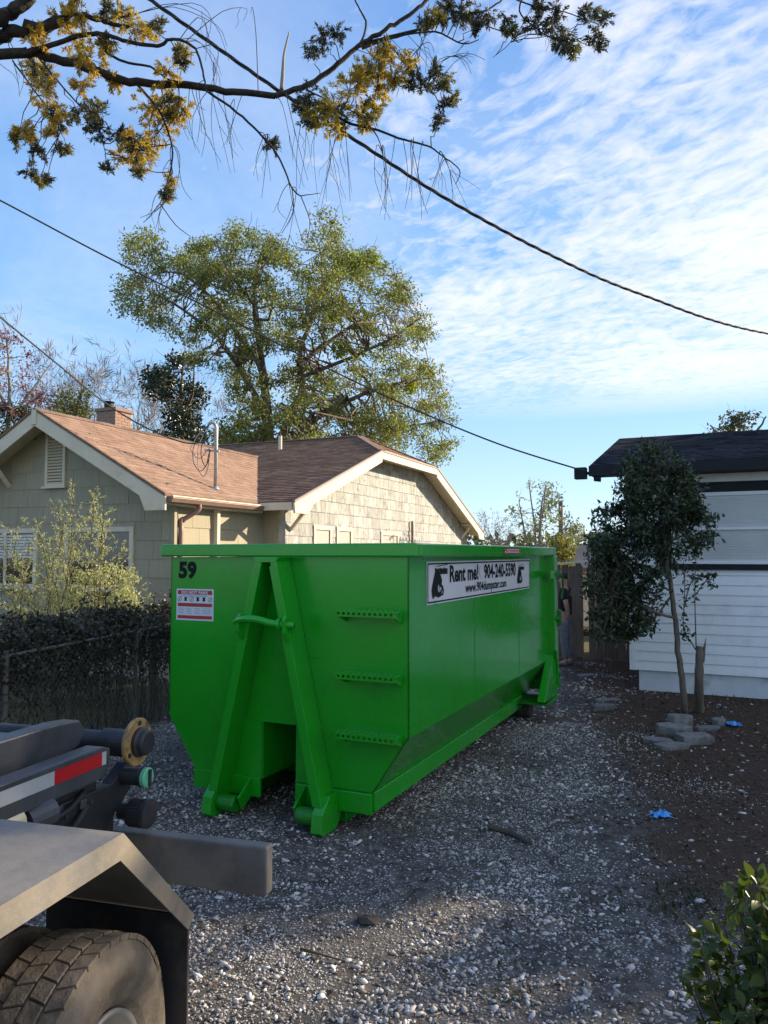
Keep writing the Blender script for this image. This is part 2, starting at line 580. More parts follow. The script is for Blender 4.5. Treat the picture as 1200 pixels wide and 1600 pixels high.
# larger lumps
N2 = 900
xy2 = np.stack([rng.uniform(-3.0, 4.5, N2), 2.0 + 12 * rng.random(N2) ** 1.3], 1)
kp = (np.abs(xy2[:, 0]) < 0.56 * xy2[:, 1] + 0.2) & (xy2[:, 0] > 0.17 * xy2[:, 1] - 4.3)
xy2 = xy2[kp]
gr2 = stones('coarse_gravel', xy2, rng.uniform(0.013, 0.028, len(xy2)), M['gravel'], 0.5)
tag(gr2, 'scattered coarse stone lumps lying among the finer driveway gravel', 'gravel', kind='stuff')


# ------------------------------------------------------------------ leaf helpers
def leaf_arrays(c, length, width, rng_, droop=0.0, fold=0.25, dirs=None, up=0.0):
    """one rhombic folded leaf of two triangles per centre"""
    n = len(c)
    if dirs is None:
        d = rng_.normal(size=(n, 3))
    else:
        d = dirs + rng_.normal(size=(n, 3)) * 0.35
    d[:, 2] -= droop
    d /= np.linalg.norm(d, axis=1)[:, None]
    r = rng_.normal(size=(n, 3))
    r[:, 2] += up
    s = np.cross(d, r)
    s /= np.linalg.norm(s, axis=1)[:, None] + 1e-9
    nn = np.cross(d, s)
    L = length * rng_.uniform(0.6, 1.25, (n, 1))
    W = width * rng_.uniform(0.7, 1.2, (n, 1))
    b = c
    tip = c + d * L
    m1 = c + d * L * 0.45 + s * W * 0.5 + nn * W * fold
    m2 = c + d * L * 0.45 - s * W * 0.5 + nn * W * fold
    V = np.stack([b, m1, tip, m2], 1).reshape(-1, 3)
    k = (np.arange(n) * 4)[:, None]
    Fi = np.concatenate([k + np.array([[0, 1, 2]]), k + np.array([[0, 2, 3]])], 1).reshape(-1, 3)
    return V, Fi


def leaves(name, c, length, width, mat, parent=None, **kw):
    V, Fi = leaf_arrays(np.asarray(c, float), length, width, rng, **kw)
    return link(name, arr_mesh(name, V, Fi, mat), parent)


def ball(c, r, n, squash=(1, 1, 1), shell=0.5):
    d = rng.normal(size=(n, 3))
    d /= np.linalg.norm(d, axis=1)[:, None]
    q = rng.random((n, 1)) ** shell
    return np.asarray(c) + d * q * np.asarray(r) * np.asarray(squash)


def inside(poly, u, v):
    c = False
    n = len(poly)
    for i in range(n):
        x1, y1 = poly[i]
        x2, y2 = poly[(i + 1) % n]
        if (y1 > v) != (y2 > v) and u < (x2 - x1) * (v - y1) / (y2 - y1) + x1:
            c = not c
    return c


def smooth_path(pts, k=4):
    pts = np.array(pts, float)
    m = len(pts)
    out = []
    for i in range(m - 1):
        p0, p1, p2, p3 = pts[max(i - 1, 0)], pts[i], pts[i + 1], pts[min(i + 2, m - 1)]
        for j in range(k):
            t = j / k
            out.append(0.5 * ((2 * p1) + (-p0 + p2) * t + (2 * p0 - 5 * p1 + 4 * p2 - p3) * t * t + (-p0 + 3 * p1 - 3 * p2 + p3) * t ** 3))
    out.append(pts[-1])
    return np.array(out)


def wob(p, q, n, amp):
    t = np.linspace(0, 1, n)[:, None]
    pts = np.asarray(p) * (1 - t) + np.asarray(q) * t
    pts[1:-1] += rng.normal(size=(n - 2, 3)) * amp
    return pts


def grow(mb, p, d, L, r, lev, tips, wig=0.18, spread=0.65, kids=3, up=0.12, sides=5, nodes=None, shrink=0.66):
    """recursive branching"""
    d = np.array(d, float)
    d /= np.linalg.norm(d)
    pts, rad = [np.array(p, float)], [r]
    n = 5
    dirs = []
    for i in range(n):
        d = d + rng.normal(size=3) * wig * 0.5 + np.array([0, 0, up * 0.4])
        d /= np.linalg.norm(d)
        pts.append(pts[-1] + d * L / n)
        rad.append(r * (1 - 0.45 * (i + 1) / n))
        dirs.append(d.copy())
    mb.tube(pts, rad, sides if lev > 1 else 4, cap=False)
    if lev == 0:
        tips.append((pts[-1], d))
        tips.append((pts[3], dirs[2]))
        return
    for k in range(kids + (1 if rng.random() < 0.4 else 0)):
        i = n if k == 0 else int(rng.integers(2, n + 1))
        dd = dirs[i - 1] + rng.normal(size=3) * spread * (0.45 if k == 0 else 1.0)
        grow(mb, pts[i], dd, L * shrink * rng.uniform(0.75, 1.2), rad[i] * (0.85 if k == 0 else 0.62), lev - 1, tips, wig, spread, kids, up, sides, nodes, shrink)


# ------------------------------------------------------------------ text helper
def text_mesh(body, size, name, mat, sx=1.0, offset=0.0, align='LEFT', spacing=1.0):
    cu = bpy.data.curves.new(name, 'FONT')
    cu.body = body
    cu.size = size
    cu.offset = offset
    cu.align_x = align
    cu.space_character = spacing
    cu.resolution_u = 3
    tmp = bpy.data.objects.new('tmp', cu)
    col.objects.link(tmp)
    bpy.context.view_layer.update()
    me = bpy.data.meshes.new_from_object(tmp)
    bpy.data.objects.remove(tmp)
    me.name = name
    me.materials.clear()
    me.materials.append(mat)
    for v in me.vertices:
        v.co.x *= sx
    return me


def place(me, name, parent, origin, xdir, ydir):
    """lay a flat mesh (x right, y up) on a plane"""
    o = link(name, me, parent)
    xd, yd = Vector(xdir).normalized(), Vector(ydir).normalized()
    zd = xd.cross(yd)
    mt = Matrix((xd, yd, zd)).transposed().to_4x4()
    mt.translation = Vector(origin)
    o.matrix_local = mt
    return o


def quad(x0, x1, y0, y1, z=0.0):
    return MB().add([(x0, y0, z), (x1, y0, z), (x1, y1, z), (x0, y1, z)], [(0, 1, 2, 3)])


# ------------------------------------------------------------------ dumpster
GREEN = lin(18, 128, 30)
M['green'] = pmat('green_paint', (0.005, 0.28, 0.007), (0.010, 0.345, 0.013), 1.2, 0.28, 0.18, 2.2, rvar=0.10, spec=0.4,
                  dirt=(0.018, 0.21, 0.016), dirtscale=2.4, dirtlo=0.55, dirthi=0.85, coat=0.5, scuff=(0.035, 0.13, 0.03))
M['green_worn'] = pmat('green_paint_worn', (0.003, 0.17, 0.005), (0.008, 0.21, 0.01), 3, 0.42, 0.3, 14, rvar=0.15,
                       dirt=(0.045, 0.04, 0.025), dirtscale=5, dirtlo=0.58, dirthi=0.72)
M['black_vinyl'] = pmat('black_vinyl', (0.006, 0.006, 0.007), (0.012, 0.012, 0.013), 20, 0.6, spec=0.2)
M['white_vinyl'] = pmat('white_vinyl', (0.62, 0.63, 0.66), (0.70, 0.70, 0.72), 3, 0.32, coat=0.2)
M['grey_print'] = pmat('grey_print', (0.30, 0.31, 0.34), (0.42, 0.42, 0.46), 30, 0.4)
M['red_vinyl'] = pmat('red_vinyl', (0.36, 0.018, 0.02), (0.45, 0.03, 0.03), 20, 0.4)
M['rust_rubber'] = pmat('rust_rubber', (0.02, 0.018, 0.016), (0.07, 0.05, 0.035), 12, 0.8, 0.4, 40)
M['rusty_steel'] = pmat('rusty_steel', (0.05, 0.04, 0.03), (0.16, 0.09, 0.05), 10, 0.75, 0.4, 40)

D_TH = R(25)
a_ = np.array([math.sin(D_TH), math.cos(D_TH), 0])
b_ = np.array([math.cos(D_TH), -math.sin(D_TH), 0])
corner = P(651, 845, 5.62)
front = corner - 1.22 * b_
dump = empty('dumpster', (front[0], front[1], 0), -D_TH)
tag(dump, 'big green steel roll-off dumpster numbered 59 standing on the gravel', 'dumpster')
GM, GW = M['green'], M['green_worn']
YF, YB = 0.05, 4.74
ZT, ZC, ZB = 2.07, 0.73, 0.28
HW, HB = 1.135, 0.835
pk = 0.165                                   # half width of the pocket
zk = 0.74
mb = MB()
# front plate around the pocket
mb.add([(-HW, YF, ZT), (HW, YF, ZT), (HW, YF, ZC), (pk, YF, zk), (-pk, YF, zk), (-HW, YF, ZC)], [(0, 5, 4, 3, 2, 1)])
mb.add([(-HW, YF, ZC), (-pk, YF, zk), (-pk, YF, ZB), (-HB, YF, ZB)], [(0, 3, 2, 1)])
mb.add([(HW, YF, ZC), (pk, YF, zk), (pk, YF, ZB), (HB, YF, ZB)], [(0, 1, 2, 3)])
# pocket recess
yd = YF + 0.55
mb.add([(-pk, YF, zk), (-pk, YF, ZB), (-pk, yd, ZB), (-pk, yd, zk), (pk, YF, zk), (pk, YF, ZB), (pk, yd, ZB), (pk, yd, zk)],
       [(0, 3, 2, 1), (4, 5, 6, 7), (3, 7, 6, 2), (0, 4, 7, 3)])
for s in (-1, 1):
    mb.add([(s * HW, YF, ZT), (s * HW, YB, ZT), (s * HW, YB, ZC), (s * HW, YF, ZC), (s * HB, YF, ZB), (s * HB, YB, ZB)],
           [(0, 1, 2, 3), (3, 2, 5, 4)])
mb.add([(-HW, YB, ZT), (HW, YB, ZT), (HW, YB, ZC), (HB, YB, ZB), (-HB, YB, ZB), (-HW, YB, ZC)], [(0, 1, 2, 3, 4, 5)])
mb.add([(-HB, yd, ZB), (HB, yd, ZB), (HB, YB, ZB), (-HB, YB, ZB)], [(0, 1, 2, 3)])
mb.add([(-HB, YF, ZB), (-pk, YF, ZB), (-pk, yd, ZB), (-HB, yd, ZB)], [(0, 1, 2, 3)])
mb.add([(HB, YF, ZB), (pk, YF, ZB), (pk, yd, ZB), (HB, yd, ZB)], [(0, 1, 2, 3)])
body = mb.build('body', GM, dump)
sol = body.modifiers.new('solid', 'SOLIDIFY')
sol.thickness = 0.012
sol.offset = -1
# weld seams between the wall plates
for y in (1.62, 3.2):
    MB().tube([(HW + 0.001, y, ZC + 0.02), (HW + 0.001, y, ZT - 0.02)], 0.004, 6).build('weld_seam', GM, body)
MB().tube([(-pk - 0.3, YF - 0.001, 1.28), (pk + 0.22, YF - 0.001, 1.28)], 0.003, 6).build('weld_seam', GM, body)
# top rail
MB().box(-1.22, 1.22, 0.0, 0.10, 2.075, 2.18).build('top_rail', GM, dump, 0.012)
MB().box(-1.22, 1.22, 4.69, 4.79, 2.075, 2.18).build('top_rail', GM, dump, 0.012)
for s in (-1, 1):
    MB().box(min(s * 1.12, s * 1.219), max(s * 1.12, s * 1.219), 0.1, 4.69, 2.076, 2.179).build('top_rail', GM, dump, 0.012)
# A-frame legs
LW = 0.030
def leg_x(z):                                  # centre line of a leg
    return 0.062 + (2.06 - z) / 2.04 * 0.46
for s in (-1, 1):
    poly = [(s * (leg_x(2.07) - LW), 2.07), (s * (leg_x(2.07) + LW), 2.07), (s * (leg_x(0.03) + LW), 0.03), (s * (leg_x(0.03) - LW), 0.03)]
    lg = MB().prism(poly, 'y', -0.17, YF - 0.003).build('hook_frame_leg', GM, dump, 0.006)
    # welded cover strip along the face of the leg
    pl2 = [(s * (leg_x(2.0) - 0.037), 2.0), (s * (leg_x(2.0) + 0.037), 2.0), (s * (leg_x(0.2) + 0.04), 0.2), (s * (leg_x(0.2) - 0.04), 0.2)]
    MB().prism(pl2, 'y', -0.182, -0.1705).build('cover_strip', GM, lg, 0.002)
    # foot plate, roller and gusset
    x0 = s * leg_x(0.1)
    MB().prism([(-0.24, 0.03), (-0.20, 0.0), (0.0, 0.0), (0.12, 0.12), (0.12, 0.27), (-0.10, 0.27), (-0.22, 0.16)], 'x', x0 - 0.045, x0 + 0.045).build('foot_plate', GM, lg, 0.004)
    xa, xb = sorted((x0 - s * 0.046, x0 - s * 0.22))
    MB().lathe([(xa, 0.052), (xa, 0.062), (xa + 0.02, 0.066), (xb - 0.02, 0.066), (xb, 0.06), (xb, 0.03)], (0, -0.12, 0.105), 'x', 24).build('roller', GW, dump, smooth=False)
    xc = x0 - s * 0.235
    MB().prism([(-0.15, 0.16), (YF, 0.30), (YF, 0.14), (-0.10, 0.06)], 'x', min(xc, xc - s * 0.02), max(xc, xc - s * 0.02)).build('gusset', GM, dump, 0.003)
    xs = sorted((s * pk, s * HB))
    MB().box(xs[0], xs[1], 0.02, YF - 0.002, 0.13, 0.285).build('front_sill', GM, dump, 0.006)
MB().prism([(-0.12, 2.072), (0.12, 2.072), (0.09, 2.03), (-0.09, 2.03)], 'y', -0.172, -0.001).build('apex_plate', GM, dump, 0.004)
# hook bar
zb = 1.57
bar = [(-0.245, -0.20, zb - 0.012), (-0.19, -0.235, zb + 0.01), (-0.10, -0.262, zb + 0.022), (0.0, -0.262, zb + 0.018), (0.10, -0.24, zb - 0.006), (0.2, -0.20, zb - 0.02), (0.27, -0.18, zb - 0.02)]
hb = MB().tube(smooth_path(bar, 4), 0.03, 14).build('hook_bar', GM, dump, smooth=True)
MB().lathe([(-0.275, 0.01), (-0.27, 0.022), (-0.235, 0.022)], (0, -0.20, zb - 0.012), 'x', 14).build('bar_pin', GM, hb)
MB().lathe([(0.145, 0.032), (0.15, 0.05), (0.175, 0.05), (0.18, 0.032)], (0, -0.21, zb - 0.015), 'x', 20).build('collar', GM, hb)
for s, x in ((-1, -0.21), (1, 0.215)):
    MB().prism([(-0.25, zb + 0.02), (-0.22, zb + 0.055), (-0.16, zb + 0.05), (-0.10, zb - 0.02), (-0.12, zb - 0.13), (-0.2, zb - 0.15), (-0.245, zb - 0.08)], 'x', x - 0.014, x + 0.014).build('bar_lug', GM, hb, 0.003)
# climbing steps
for z in (1.66, 1.19, 0.745):
    st = MB()
    xa, xb = 0.60, 1.085
    st.box(xa, xb, -0.116, -0.110, z - 0.036, z - 0.022)           # front lip with a row of openings
    st.box(xa, xb, -0.116, -0.110, z - 0.002, z + 0.012)
    for i in range(12):
        xx_ = xa + i * (xb - xa) / 11
        st.box(max(xa, xx_ - 0.010), min(xb, xx_ + 0.010), -0.1155, -0.1105, z - 0.022, z - 0.002)
    st.box(xa, xb, -0.005, YF - 0.003, z - 0.035, z + 0.002)
    n = 11
    dx = (xb - xa) / n
    for i in range(n + 1):                                           # grip tread bars with open holes
        st.box(xa + i * dx - 0.011, xa + i * dx + 0.011, -0.111, -0.005, z, z + 0.008)
    for y in (-0.095, -0.060, -0.025):
        st.box(xa, xb, y - 0.007, y + 0.007, z + 0.001, z + 0.007)
    for i in range(n):                                               # raised teeth
        st.box(xa + (i + 0.5) * dx - 0.012, xa + (i + 0.5) * dx + 0.012, -0.113, -0.108, z + 0.012, z + 0.024)
    so = st.build('step', GM, dump)
    for x in (xa + 0.01, xb - 0.01):
        MB().prism([(-0.108, z - 0.03), (-0.108, z - 0.001), (YF - 0.003, z - 0.001), (YF - 0.003, z - 0.09)], 'x', x - 0.005, x + 0.005).build('step_bracket', GM, so)
# sills and underframe
for s in (-1, 1):
    xs = sorted((s * 0.755, s * 0.86))
    MB().box(xs[0], xs[1], YF, 4.35, 0.15, 0.30).build('side_sill', GM, dump, 0.008)
    xs = sorted((s * 0.47, s * 0.57))
    MB().box(xs[0], xs[1], 0.12, 4.6, 0.012, 0.27).build('skid_rail', GW, dump, 0.006)
    xs = sorted((s * 0.62, s * 0.94))
    wh = MB().lathe([(xs[0], 0.03), (xs[0], 0.115), (xs[0] + 0.03, 0.125), (xs[1] - 0.03, 0.125), (xs[1], 0.115), (xs[1], 0.03)], (0, 4.48, 0.125), 'x', 28).build('rear_roller', M['rust_rubber'], dump)
    # rear corner post, gusset plate
    xs = sorted((s * 1.10, s * 1.235))
    post = MB().box(xs[0], xs[1], 4.60, 4.80, 0.36, 2.074).build('corner_post', GM, dump, 0.008)
    x0 = s * 1.17
    MB().prism([(4.05, 0.29), (4.78, 0.27), (4.78, 0.62), (4.66, 0.80), (4.58, 0.80)], 'x', x0 - 0.05, x0 + 0.05).build('gusset_plate', GM, dump, 0.006)
    MB().box(min(s * 0.62, s * 1.25), max(s * 0.62, s * 1.25), 4.08, 4.84, 0.245, 0.268).build('axle_plate', GW, dump, 0.004)
    MB().tube([(x0 + s * 0.07, 4.72, 0.40), (x0 + s * 0.075, 4.66, 0.62), (x0 + s * 0.08, 4.56, 0.86)], 0.016, 8).build('brace_rod', GM, dump)
    for z in (0.42, 0.55, 1.25, 1.85):
        MB().lathe([(x0 + s * 0.06, 0.035), (x0 + s * 0.10, 0.03)], (0, 4.74, z), 'x', 12).build('hinge_pin', GW, post)
for y in (0.7, 1.4, 2.1, 2.8, 3.5, 4.2):
    MB().box(-0.80, 0.80, y - 0.04, y + 0.04, 0.17, 0.275).build('cross_member', GW, dump)
# door latch hardware at the rear corner
lt = MB().box(1.236, 1.27, 4.55, 4.85, 1.80, 1.86).build('door_latch', GW, dump, 0.004)
MB().tube([(1.26, 4.84, 1.83), (1.27, 4.93, 1.80), (1.265, 4.98, 1.62), (1.25, 4.95, 1.50)], 0.014, 8).build('latch_handle', GW, lt)
MB().box(1.236, 1.256, 4.30, 4.56, 1.78, 1.88).build('latch_plate', GM, lt, 0.003)
MB().box(1.236, 1.268, 4.805, 4.86, 1.15, 1.36).build('door_hinge', GW, dump, 0.004)
dr = MB().box(-1.08, 1.08, 4.75, 4.80, 0.32, 2.05).build('door', GM, dump, 0.006)
# number, sticker, banner, rail label
XF, ZU = (1, 0, 0), (0, 0, 1)
n59 = place(text_mesh('59', 0.185, 'number', M['black_vinyl'], 1.0, 0.010, spacing=1.05), 'number', dump, (-1.05, YF - 0.003, 1.895), XF, ZU)
stk = place(quad(0, 0.40, 0, 0.27).mesh('sticker', M['white_vinyl']), 'sticker', dump, (-1.07, YF - 0.003, 1.525), XF, ZU)
def on(par, me, name, x, y, z):
    o = link(name, me, par)
    o.location = (x, y, z)
    return o
for (y0, y1, tx, sz) in ((0.222, 0.258, 'DO NOT PARK', 0.034), (0.118, 0.148, '', 0), (0.014, 0.042, '', 0)):
    bnd = on(stk, quad(0.016, 0.384, y0, y1).mesh('sticker_band', M['red_vinyl']), 'sticker_band', 0, 0, 0.002)
    if tx:
        on(stk, text_mesh(tx, sz, 'sticker_text', M['white_vinyl'], 1.25, 0.001, 'CENTER'), 'sticker_text', 0.2, y0 + 0.006, 0.004)
for i in range(6):
    mk = MB()                                                  # pictogram row
    cx = 0.036 + i * 0.0655
    if i in (0, 2, 5):
        for k in range(14):
            t0, t1 = 2 * math.pi * k / 14, 2 * math.pi * (k + 1) / 14
            mk.add([(cx + r * math.cos(t), 0.182 + r * math.sin(t), 0.002) for t in (t0, t1) for r in (0.019, 0.022)], [(0, 1, 3, 2)])
        mk.add([(cx - 0.012, 0.170, 0.002), (cx - 0.008, 0.168, 0.002), (cx + 0.013, 0.194, 0.002), (cx + 0.009, 0.197, 0.002)], [(0, 1, 2, 3)])
    else:
        mk.add([(cx - 0.016, 0.166, 0.002), (cx + 0.016, 0.166, 0.002), (cx + 0.010, 0.183, 0.002), (cx + 0.018, 0.199, 0.002), (cx - 0.018, 0.199, 0.002), (cx - 0.010, 0.183, 0.002)], [(0, 1, 2, 3, 4, 5)])
    mk.build('sticker_pictogram', M['black_vinyl'], stk)

mk = MB()
for (xa, xb) in ((0.02, 0.09), (0.11, 0.17), (0.20, 0.26), (0.28, 0.38)):
    for j in range(4):
        mk.add([(xa, 0.058 + j * 0.014, 0.002), (xb - (0.01 * (j % 2)), 0.058 + j * 0.014, 0.002), (xb - (0.01 * (j % 2)), 0.063 + j * 0.014, 0.002), (xa, 0.063 + j * 0.014, 0.002)], [(0, 1, 2, 3)])
mk.add([(0.05, 0.206, 0.002), (0.33, 0.206, 0.002), (0.33, 0.213, 0.002), (0.05, 0.213, 0.002)], [(0, 1, 2, 3)])
mk.build('sticker_small_print', M['grey_print'], stk)

SY = (0, 1, 0)
BW, BH = 3.30, 0.345
ban = place(quad(0, BW, 0, BH).mesh('banner', M['white_vinyl']), 'banner', dump, (HW + 0.004, 0.40, 1.69), SY, ZU)
fr = MB()
for (x0, x1, y0, y1) in ((0.015, BW - 0.015, 0.012, 0.024), (0.015, BW - 0.015, BH - 0.024, BH - 0.012), (0.015, 0.03, 0.024, BH - 0.024), (BW - 0.03, BW - 0.015, 0.024, BH - 0.024)):
    fr.add([(x0, y0, 0.003), (x1, y0, 0.003), (x1, y1, 0.003), (x0, y1, 0.003)], [(0, 1, 2, 3)])
fr.build('banner_border', M['black_vinyl'], ban)
def fit(body, x0, x1, y0, cap, off):
    me = text_mesh(body, 0.2, 'banner_text', M['black_vinyl'], 1.0, off)
    xs = [v.co.x for v in me.vertices]
    hgt = 0.2 * 0.69
    for v in me.vertices:
        v.co.x = (v.co.x - min(xs)) / (max(xs) - min(xs)) * (x1 - x0)
        v.co.y *= cap / hgt
    return on(ban, me, 'banner_text', x0, y0, 0.003)
fit('Rent me!', 0.53, 1.32, 0.170, 0.135, 0.0065)
fit('904-240-5590', 1.50, 2.66, 0.172, 0.130, 0.0065)
fit('www.904dumpster.com', 0.94, 2.28, 0.060, 0.082, 0.004)
# telephone receiver mark
ph = MB()
arc = [(1.385 + 0.035 * math.cos(t), 0.235 + 0.058 * math.sin(t)) for t in np.linspace(R(110), R(300), 12)]
for (p, q) in zip(arc[:-1], arc[1:]):
    ph.add([(p[0], p[1], 0.003), (q[0], q[1], 0.003), (q[0] + 0.018, q[1], 0.003), (p[0] + 0.018, p[1], 0.003)], [(0, 1, 2, 3)])
ph.build('telephone_mark', M['grey_print'], ban)
# the dark emblem at both ends of the banner
def emblem(x, y, s, par):
    e = MB()
    out = [(0.02, 0.02), (0.05, 0.01), (0.09, 0.035), (0.13, 0.02), (0.18, 0.015), (0.25, 0.03), (0.29, 0.03), (0.31, 0.07), (0.285, 0.115), (0.25, 0.13),
           (0.262, 0.165), (0.235, 0.205), (0.20, 0.23), (0.085, 0.238), (0.05, 0.185), (0.02, 0.13), (0.0, 0.08)]
    e.add([(x + p * s, y + q * s, 0.003) for p, q in out], [tuple(range(len(out)))])
    o1 = e.build('emblem', M['black_vinyl'], par)
    e = MB()
    for poly in ([(0.14, 0.085), (0.155, 0.125), (0.175, 0.13), (0.19, 0.10), (0.225, 0.11), (0.245, 0.09), (0.21, 0.07), (0.17, 0.06)],
                 [(0.235, 0.04), (0.26, 0.05), (0.275, 0.075), (0.25, 0.07)]):
        e.add([(x + p * s, y + q * s, 0.005) for p, q in poly], [tuple(range(len(poly)))])
    e.build('emblem_highlight', M['grey_print'], o1)
    e = MB()
    for k in range(9):                                               # row of small dark capitals above the emblem
        xx = x + (0.085 + k * 0.036) * s
        hgt = 0.052 if k % 3 else 0.06
        e.add([(xx, y + 0.222 * s, 0.005), (xx + 0.027 * s, y + 0.222 * s, 0.005), (xx + 0.027 * s, y + (0.222 + hgt) * s, 0.005), (xx, y + (0.222 + hgt) * s, 0.005)], [(0, 1, 2, 3)])
    e.add([(x + 0.12 * s, y + 0.29 * s, 0.005), (x + 0.40 * s, y + 0.305 * s, 0.005), (x + 0.40 * s, y + 0.311 * s, 0.005), (x + 0.12 * s, y + 0.298 * s, 0.005)], [(0, 1, 2, 3)])
    e.build('emblem_lettering', M['black_vinyl'], o1)
    ar = [(x + (0.05 + 0.05 * (1 - math.cos(t)) / 1) * s, y + (0.02 - 0.05 * math.sin(t)) * s) for t in np.linspace(0, math.pi, 9)]
    e = MB()
    for p, q in zip(ar[:-1], ar[1:]):
        e.add([(p[0], p[1], 0.003), (q[0], q[1], 0.003), (q[0], q[1] - 0.008 * s, 0.003), (p[0], p[1] - 0.008 * s, 0.003)], [(0, 1, 2, 3)])
    e.build('emblem_ring', M['grey_print'], o1)
emblem(0.10, 0.035, 0.92, ban)
emblem(2.72, 0.06, 0.74, ban)
rl = place(quad(0, 0.62, 0, 0.058).mesh('warning_label', M['red_vinyl']), 'warning_label', dump, (1.223, 2.32, 2.098), SY, ZU)
wl = MB()
wl.add([(0.02, 0.008, 0.002), (0.075, 0.008, 0.002), (0.048, 0.05, 0.002)], [(0, 1, 2)])
for j in (0, 1):
    for k in range(12):
        x0 = 0.10 + k * 0.041
        wl.add([(x0, 0.010 + j * 0.024, 0.002), (x0 + 0.030, 0.010 + j * 0.024, 0.002), (x0 + 0.030, 0.026 + j * 0.024, 0.002), (x0, 0.026 + j * 0.024, 0.002)], [(0, 1, 2, 3)])
wl.build('warning_print', M['white_vinyl'], rl)['kind'] = 'stuff'

# ------------------------------------------------------------------ hooklift truck (rear end only is in view)
M['truck_black'] = pmat('truck_black', (0.012, 0.013, 0.015), (0.03, 0.03, 0.033), 6, 0.5, 0.15, 30, rvar=0.15, dirt=(0.055, 0.048, 0.04), dirtscale=4, dirtlo=0.55, dirthi=0.85)
M['truck_grey'] = pmat('truck_grey', (0.04, 0.043, 0.05), (0.075, 0.079, 0.088), 5, 0.38, 0.1, 30, rvar=0.12, dirt=(0.12, 0.11, 0.095), dirtscale=3.5, dirtlo=0.55, dirthi=0.85)
M['fender_metal'] = pmat('fender_metal', (0.13, 0.125, 0.115), (0.22, 0.205, 0.185), 4, 0.5, 0.12, 25, metal=0.25, rvar=0.15, dirt=(0.28, 0.235, 0.175), dirtscale=3.5, dirtlo=0.42, dirthi=0.66, scuff=(0.09, 0.085, 0.08), scuffscale=7)
M['bumper_metal'] = pmat('bumper_metal', (0.075, 0.072, 0.07), (0.13, 0.125, 0.12), 5, 0.6, 0.2, 40, rvar=0.1, dirt=(0.19, 0.17, 0.145), dirtscale=3, dirtlo=0.45, dirthi=0.7, scuff=(0.06, 0.055, 0.05), scuffscale=8)
M['rubber'] = pmat('tyre_rubber', (0.055, 0.046, 0.036), (0.20, 0.16, 0.115), 5, 0.85, 0.35, 30, dirt=(0.26, 0.20, 0.14), dirtscale=3, dirtlo=0.42, dirthi=0.7)
M['flap_rubber'] = pmat('flap_rubber', (0.012, 0.013, 0.016), (0.025, 0.026, 0.03), 5, 0.6, 0.15, 20, dirt=(0.05, 0.045, 0.04), dirtscale=6)
M['yellow_paint'] = pmat('yellow_paint', (0.42, 0.27, 0.09), (0.33, 0.20, 0.07), 12, 0.65, 0.3, 40, dirt=(0.12, 0.08, 0.045), dirtscale=14, dirtlo=0.48, dirthi=0.66)
M['mint_plastic'] = pmat('mint_plastic', (0.10, 0.42, 0.24), (0.14, 0.50, 0.30), 8, 0.4)
M['tape_red'] = pmat('tape_red', (0.50, 0.012, 0.018), (0.42, 0.01, 0.015), 6, 0.35)
M['tape_white'] = pmat('tape_white', (0.36, 0.38, 0.38), (0.46, 0.47, 0.46), 6, 0.35)
M['lens_cream'] = pmat('lens_cream', (0.55, 0.45, 0.28), (0.62, 0.52, 0.34), 6, 0.3)
M['rim_metal'] = pmat('rim_metal', (0.30, 0.28, 0.24), (0.42, 0.39, 0.34), 5, 0.4, metal=0.4, dirt=(0.2, 0.16, 0.11), dirtscale=3)

T_TH = R(15.5)
truck = empty('hooklift_truck', (-0.773, 2.12, 0), -T_TH)
tag(truck, 'rear end of a parked hook-lift truck with dusty fender and red and white tape', 'truck')


def tyre(cx, par):
    RR, WD = 0.52, 0.28
    x1, x0 = cx, cx - WD
    prof = [(x0 + 0.05, 0.285), (x0 + 0.012, 0.33), (x0 - 0.004, 0.40), (x0 + 0.01, 0.465), (x0 + 0.035, 0.500), (x0 + 0.05, 0.506),
            (x1 - 0.05, 0.506), (x1 - 0.035, 0.500), (x1 - 0.01, 0.465), (x1 - 0.004, 0.46), (x1 + 0.004, 0.40), (x1 - 0.002, 0.39), (x1 - 0.012, 0.33), (x1 - 0.016, 0.32), (x1 - 0.05, 0.285)]
    ty = MB().lathe(prof, (0, 0, RR), 'x', 72, close=False).build('tyre', M['rubber'], par, smooth=True)
    n = 44
    tr = MB()
    for k in range(n):
        for r_, (ca, cb, ph, sk) in enumerate(((0.028, 0.075, 0.0, 0.035), (0.085, 0.135, 0.5, -0.03), (0.145, 0.195, 0.0, 0.03), (0.205, 0.252, 0.5, -0.035))):
            t0 = (k + ph) / n * 2 * math.pi
            dt = 2 * math.pi / n * 0.86
            V = []
            for (rr) in (0.498 if r_ in (0, 3) else 0.504, 0.52 if r_ in (1, 2) else 0.516):
                for (xx, tt) in ((x0 + ca, t0), (x0 + cb, t0 + sk), (x0 + cb, t0 + sk + dt), (x0 + ca, t0 + dt)):
                    V.append((xx, rr * math.cos(tt), RR + rr * math.sin(tt)))
            tr.add(V, [(0, 3, 2, 1), (4, 5, 6, 7), (0, 1, 5, 4), (1, 2, 6, 5), (2, 3, 7, 6), (3, 0, 4, 7)])
    tr.build('tread_block', M['rubber'], ty)['kind'] = 'stuff'
    return ty


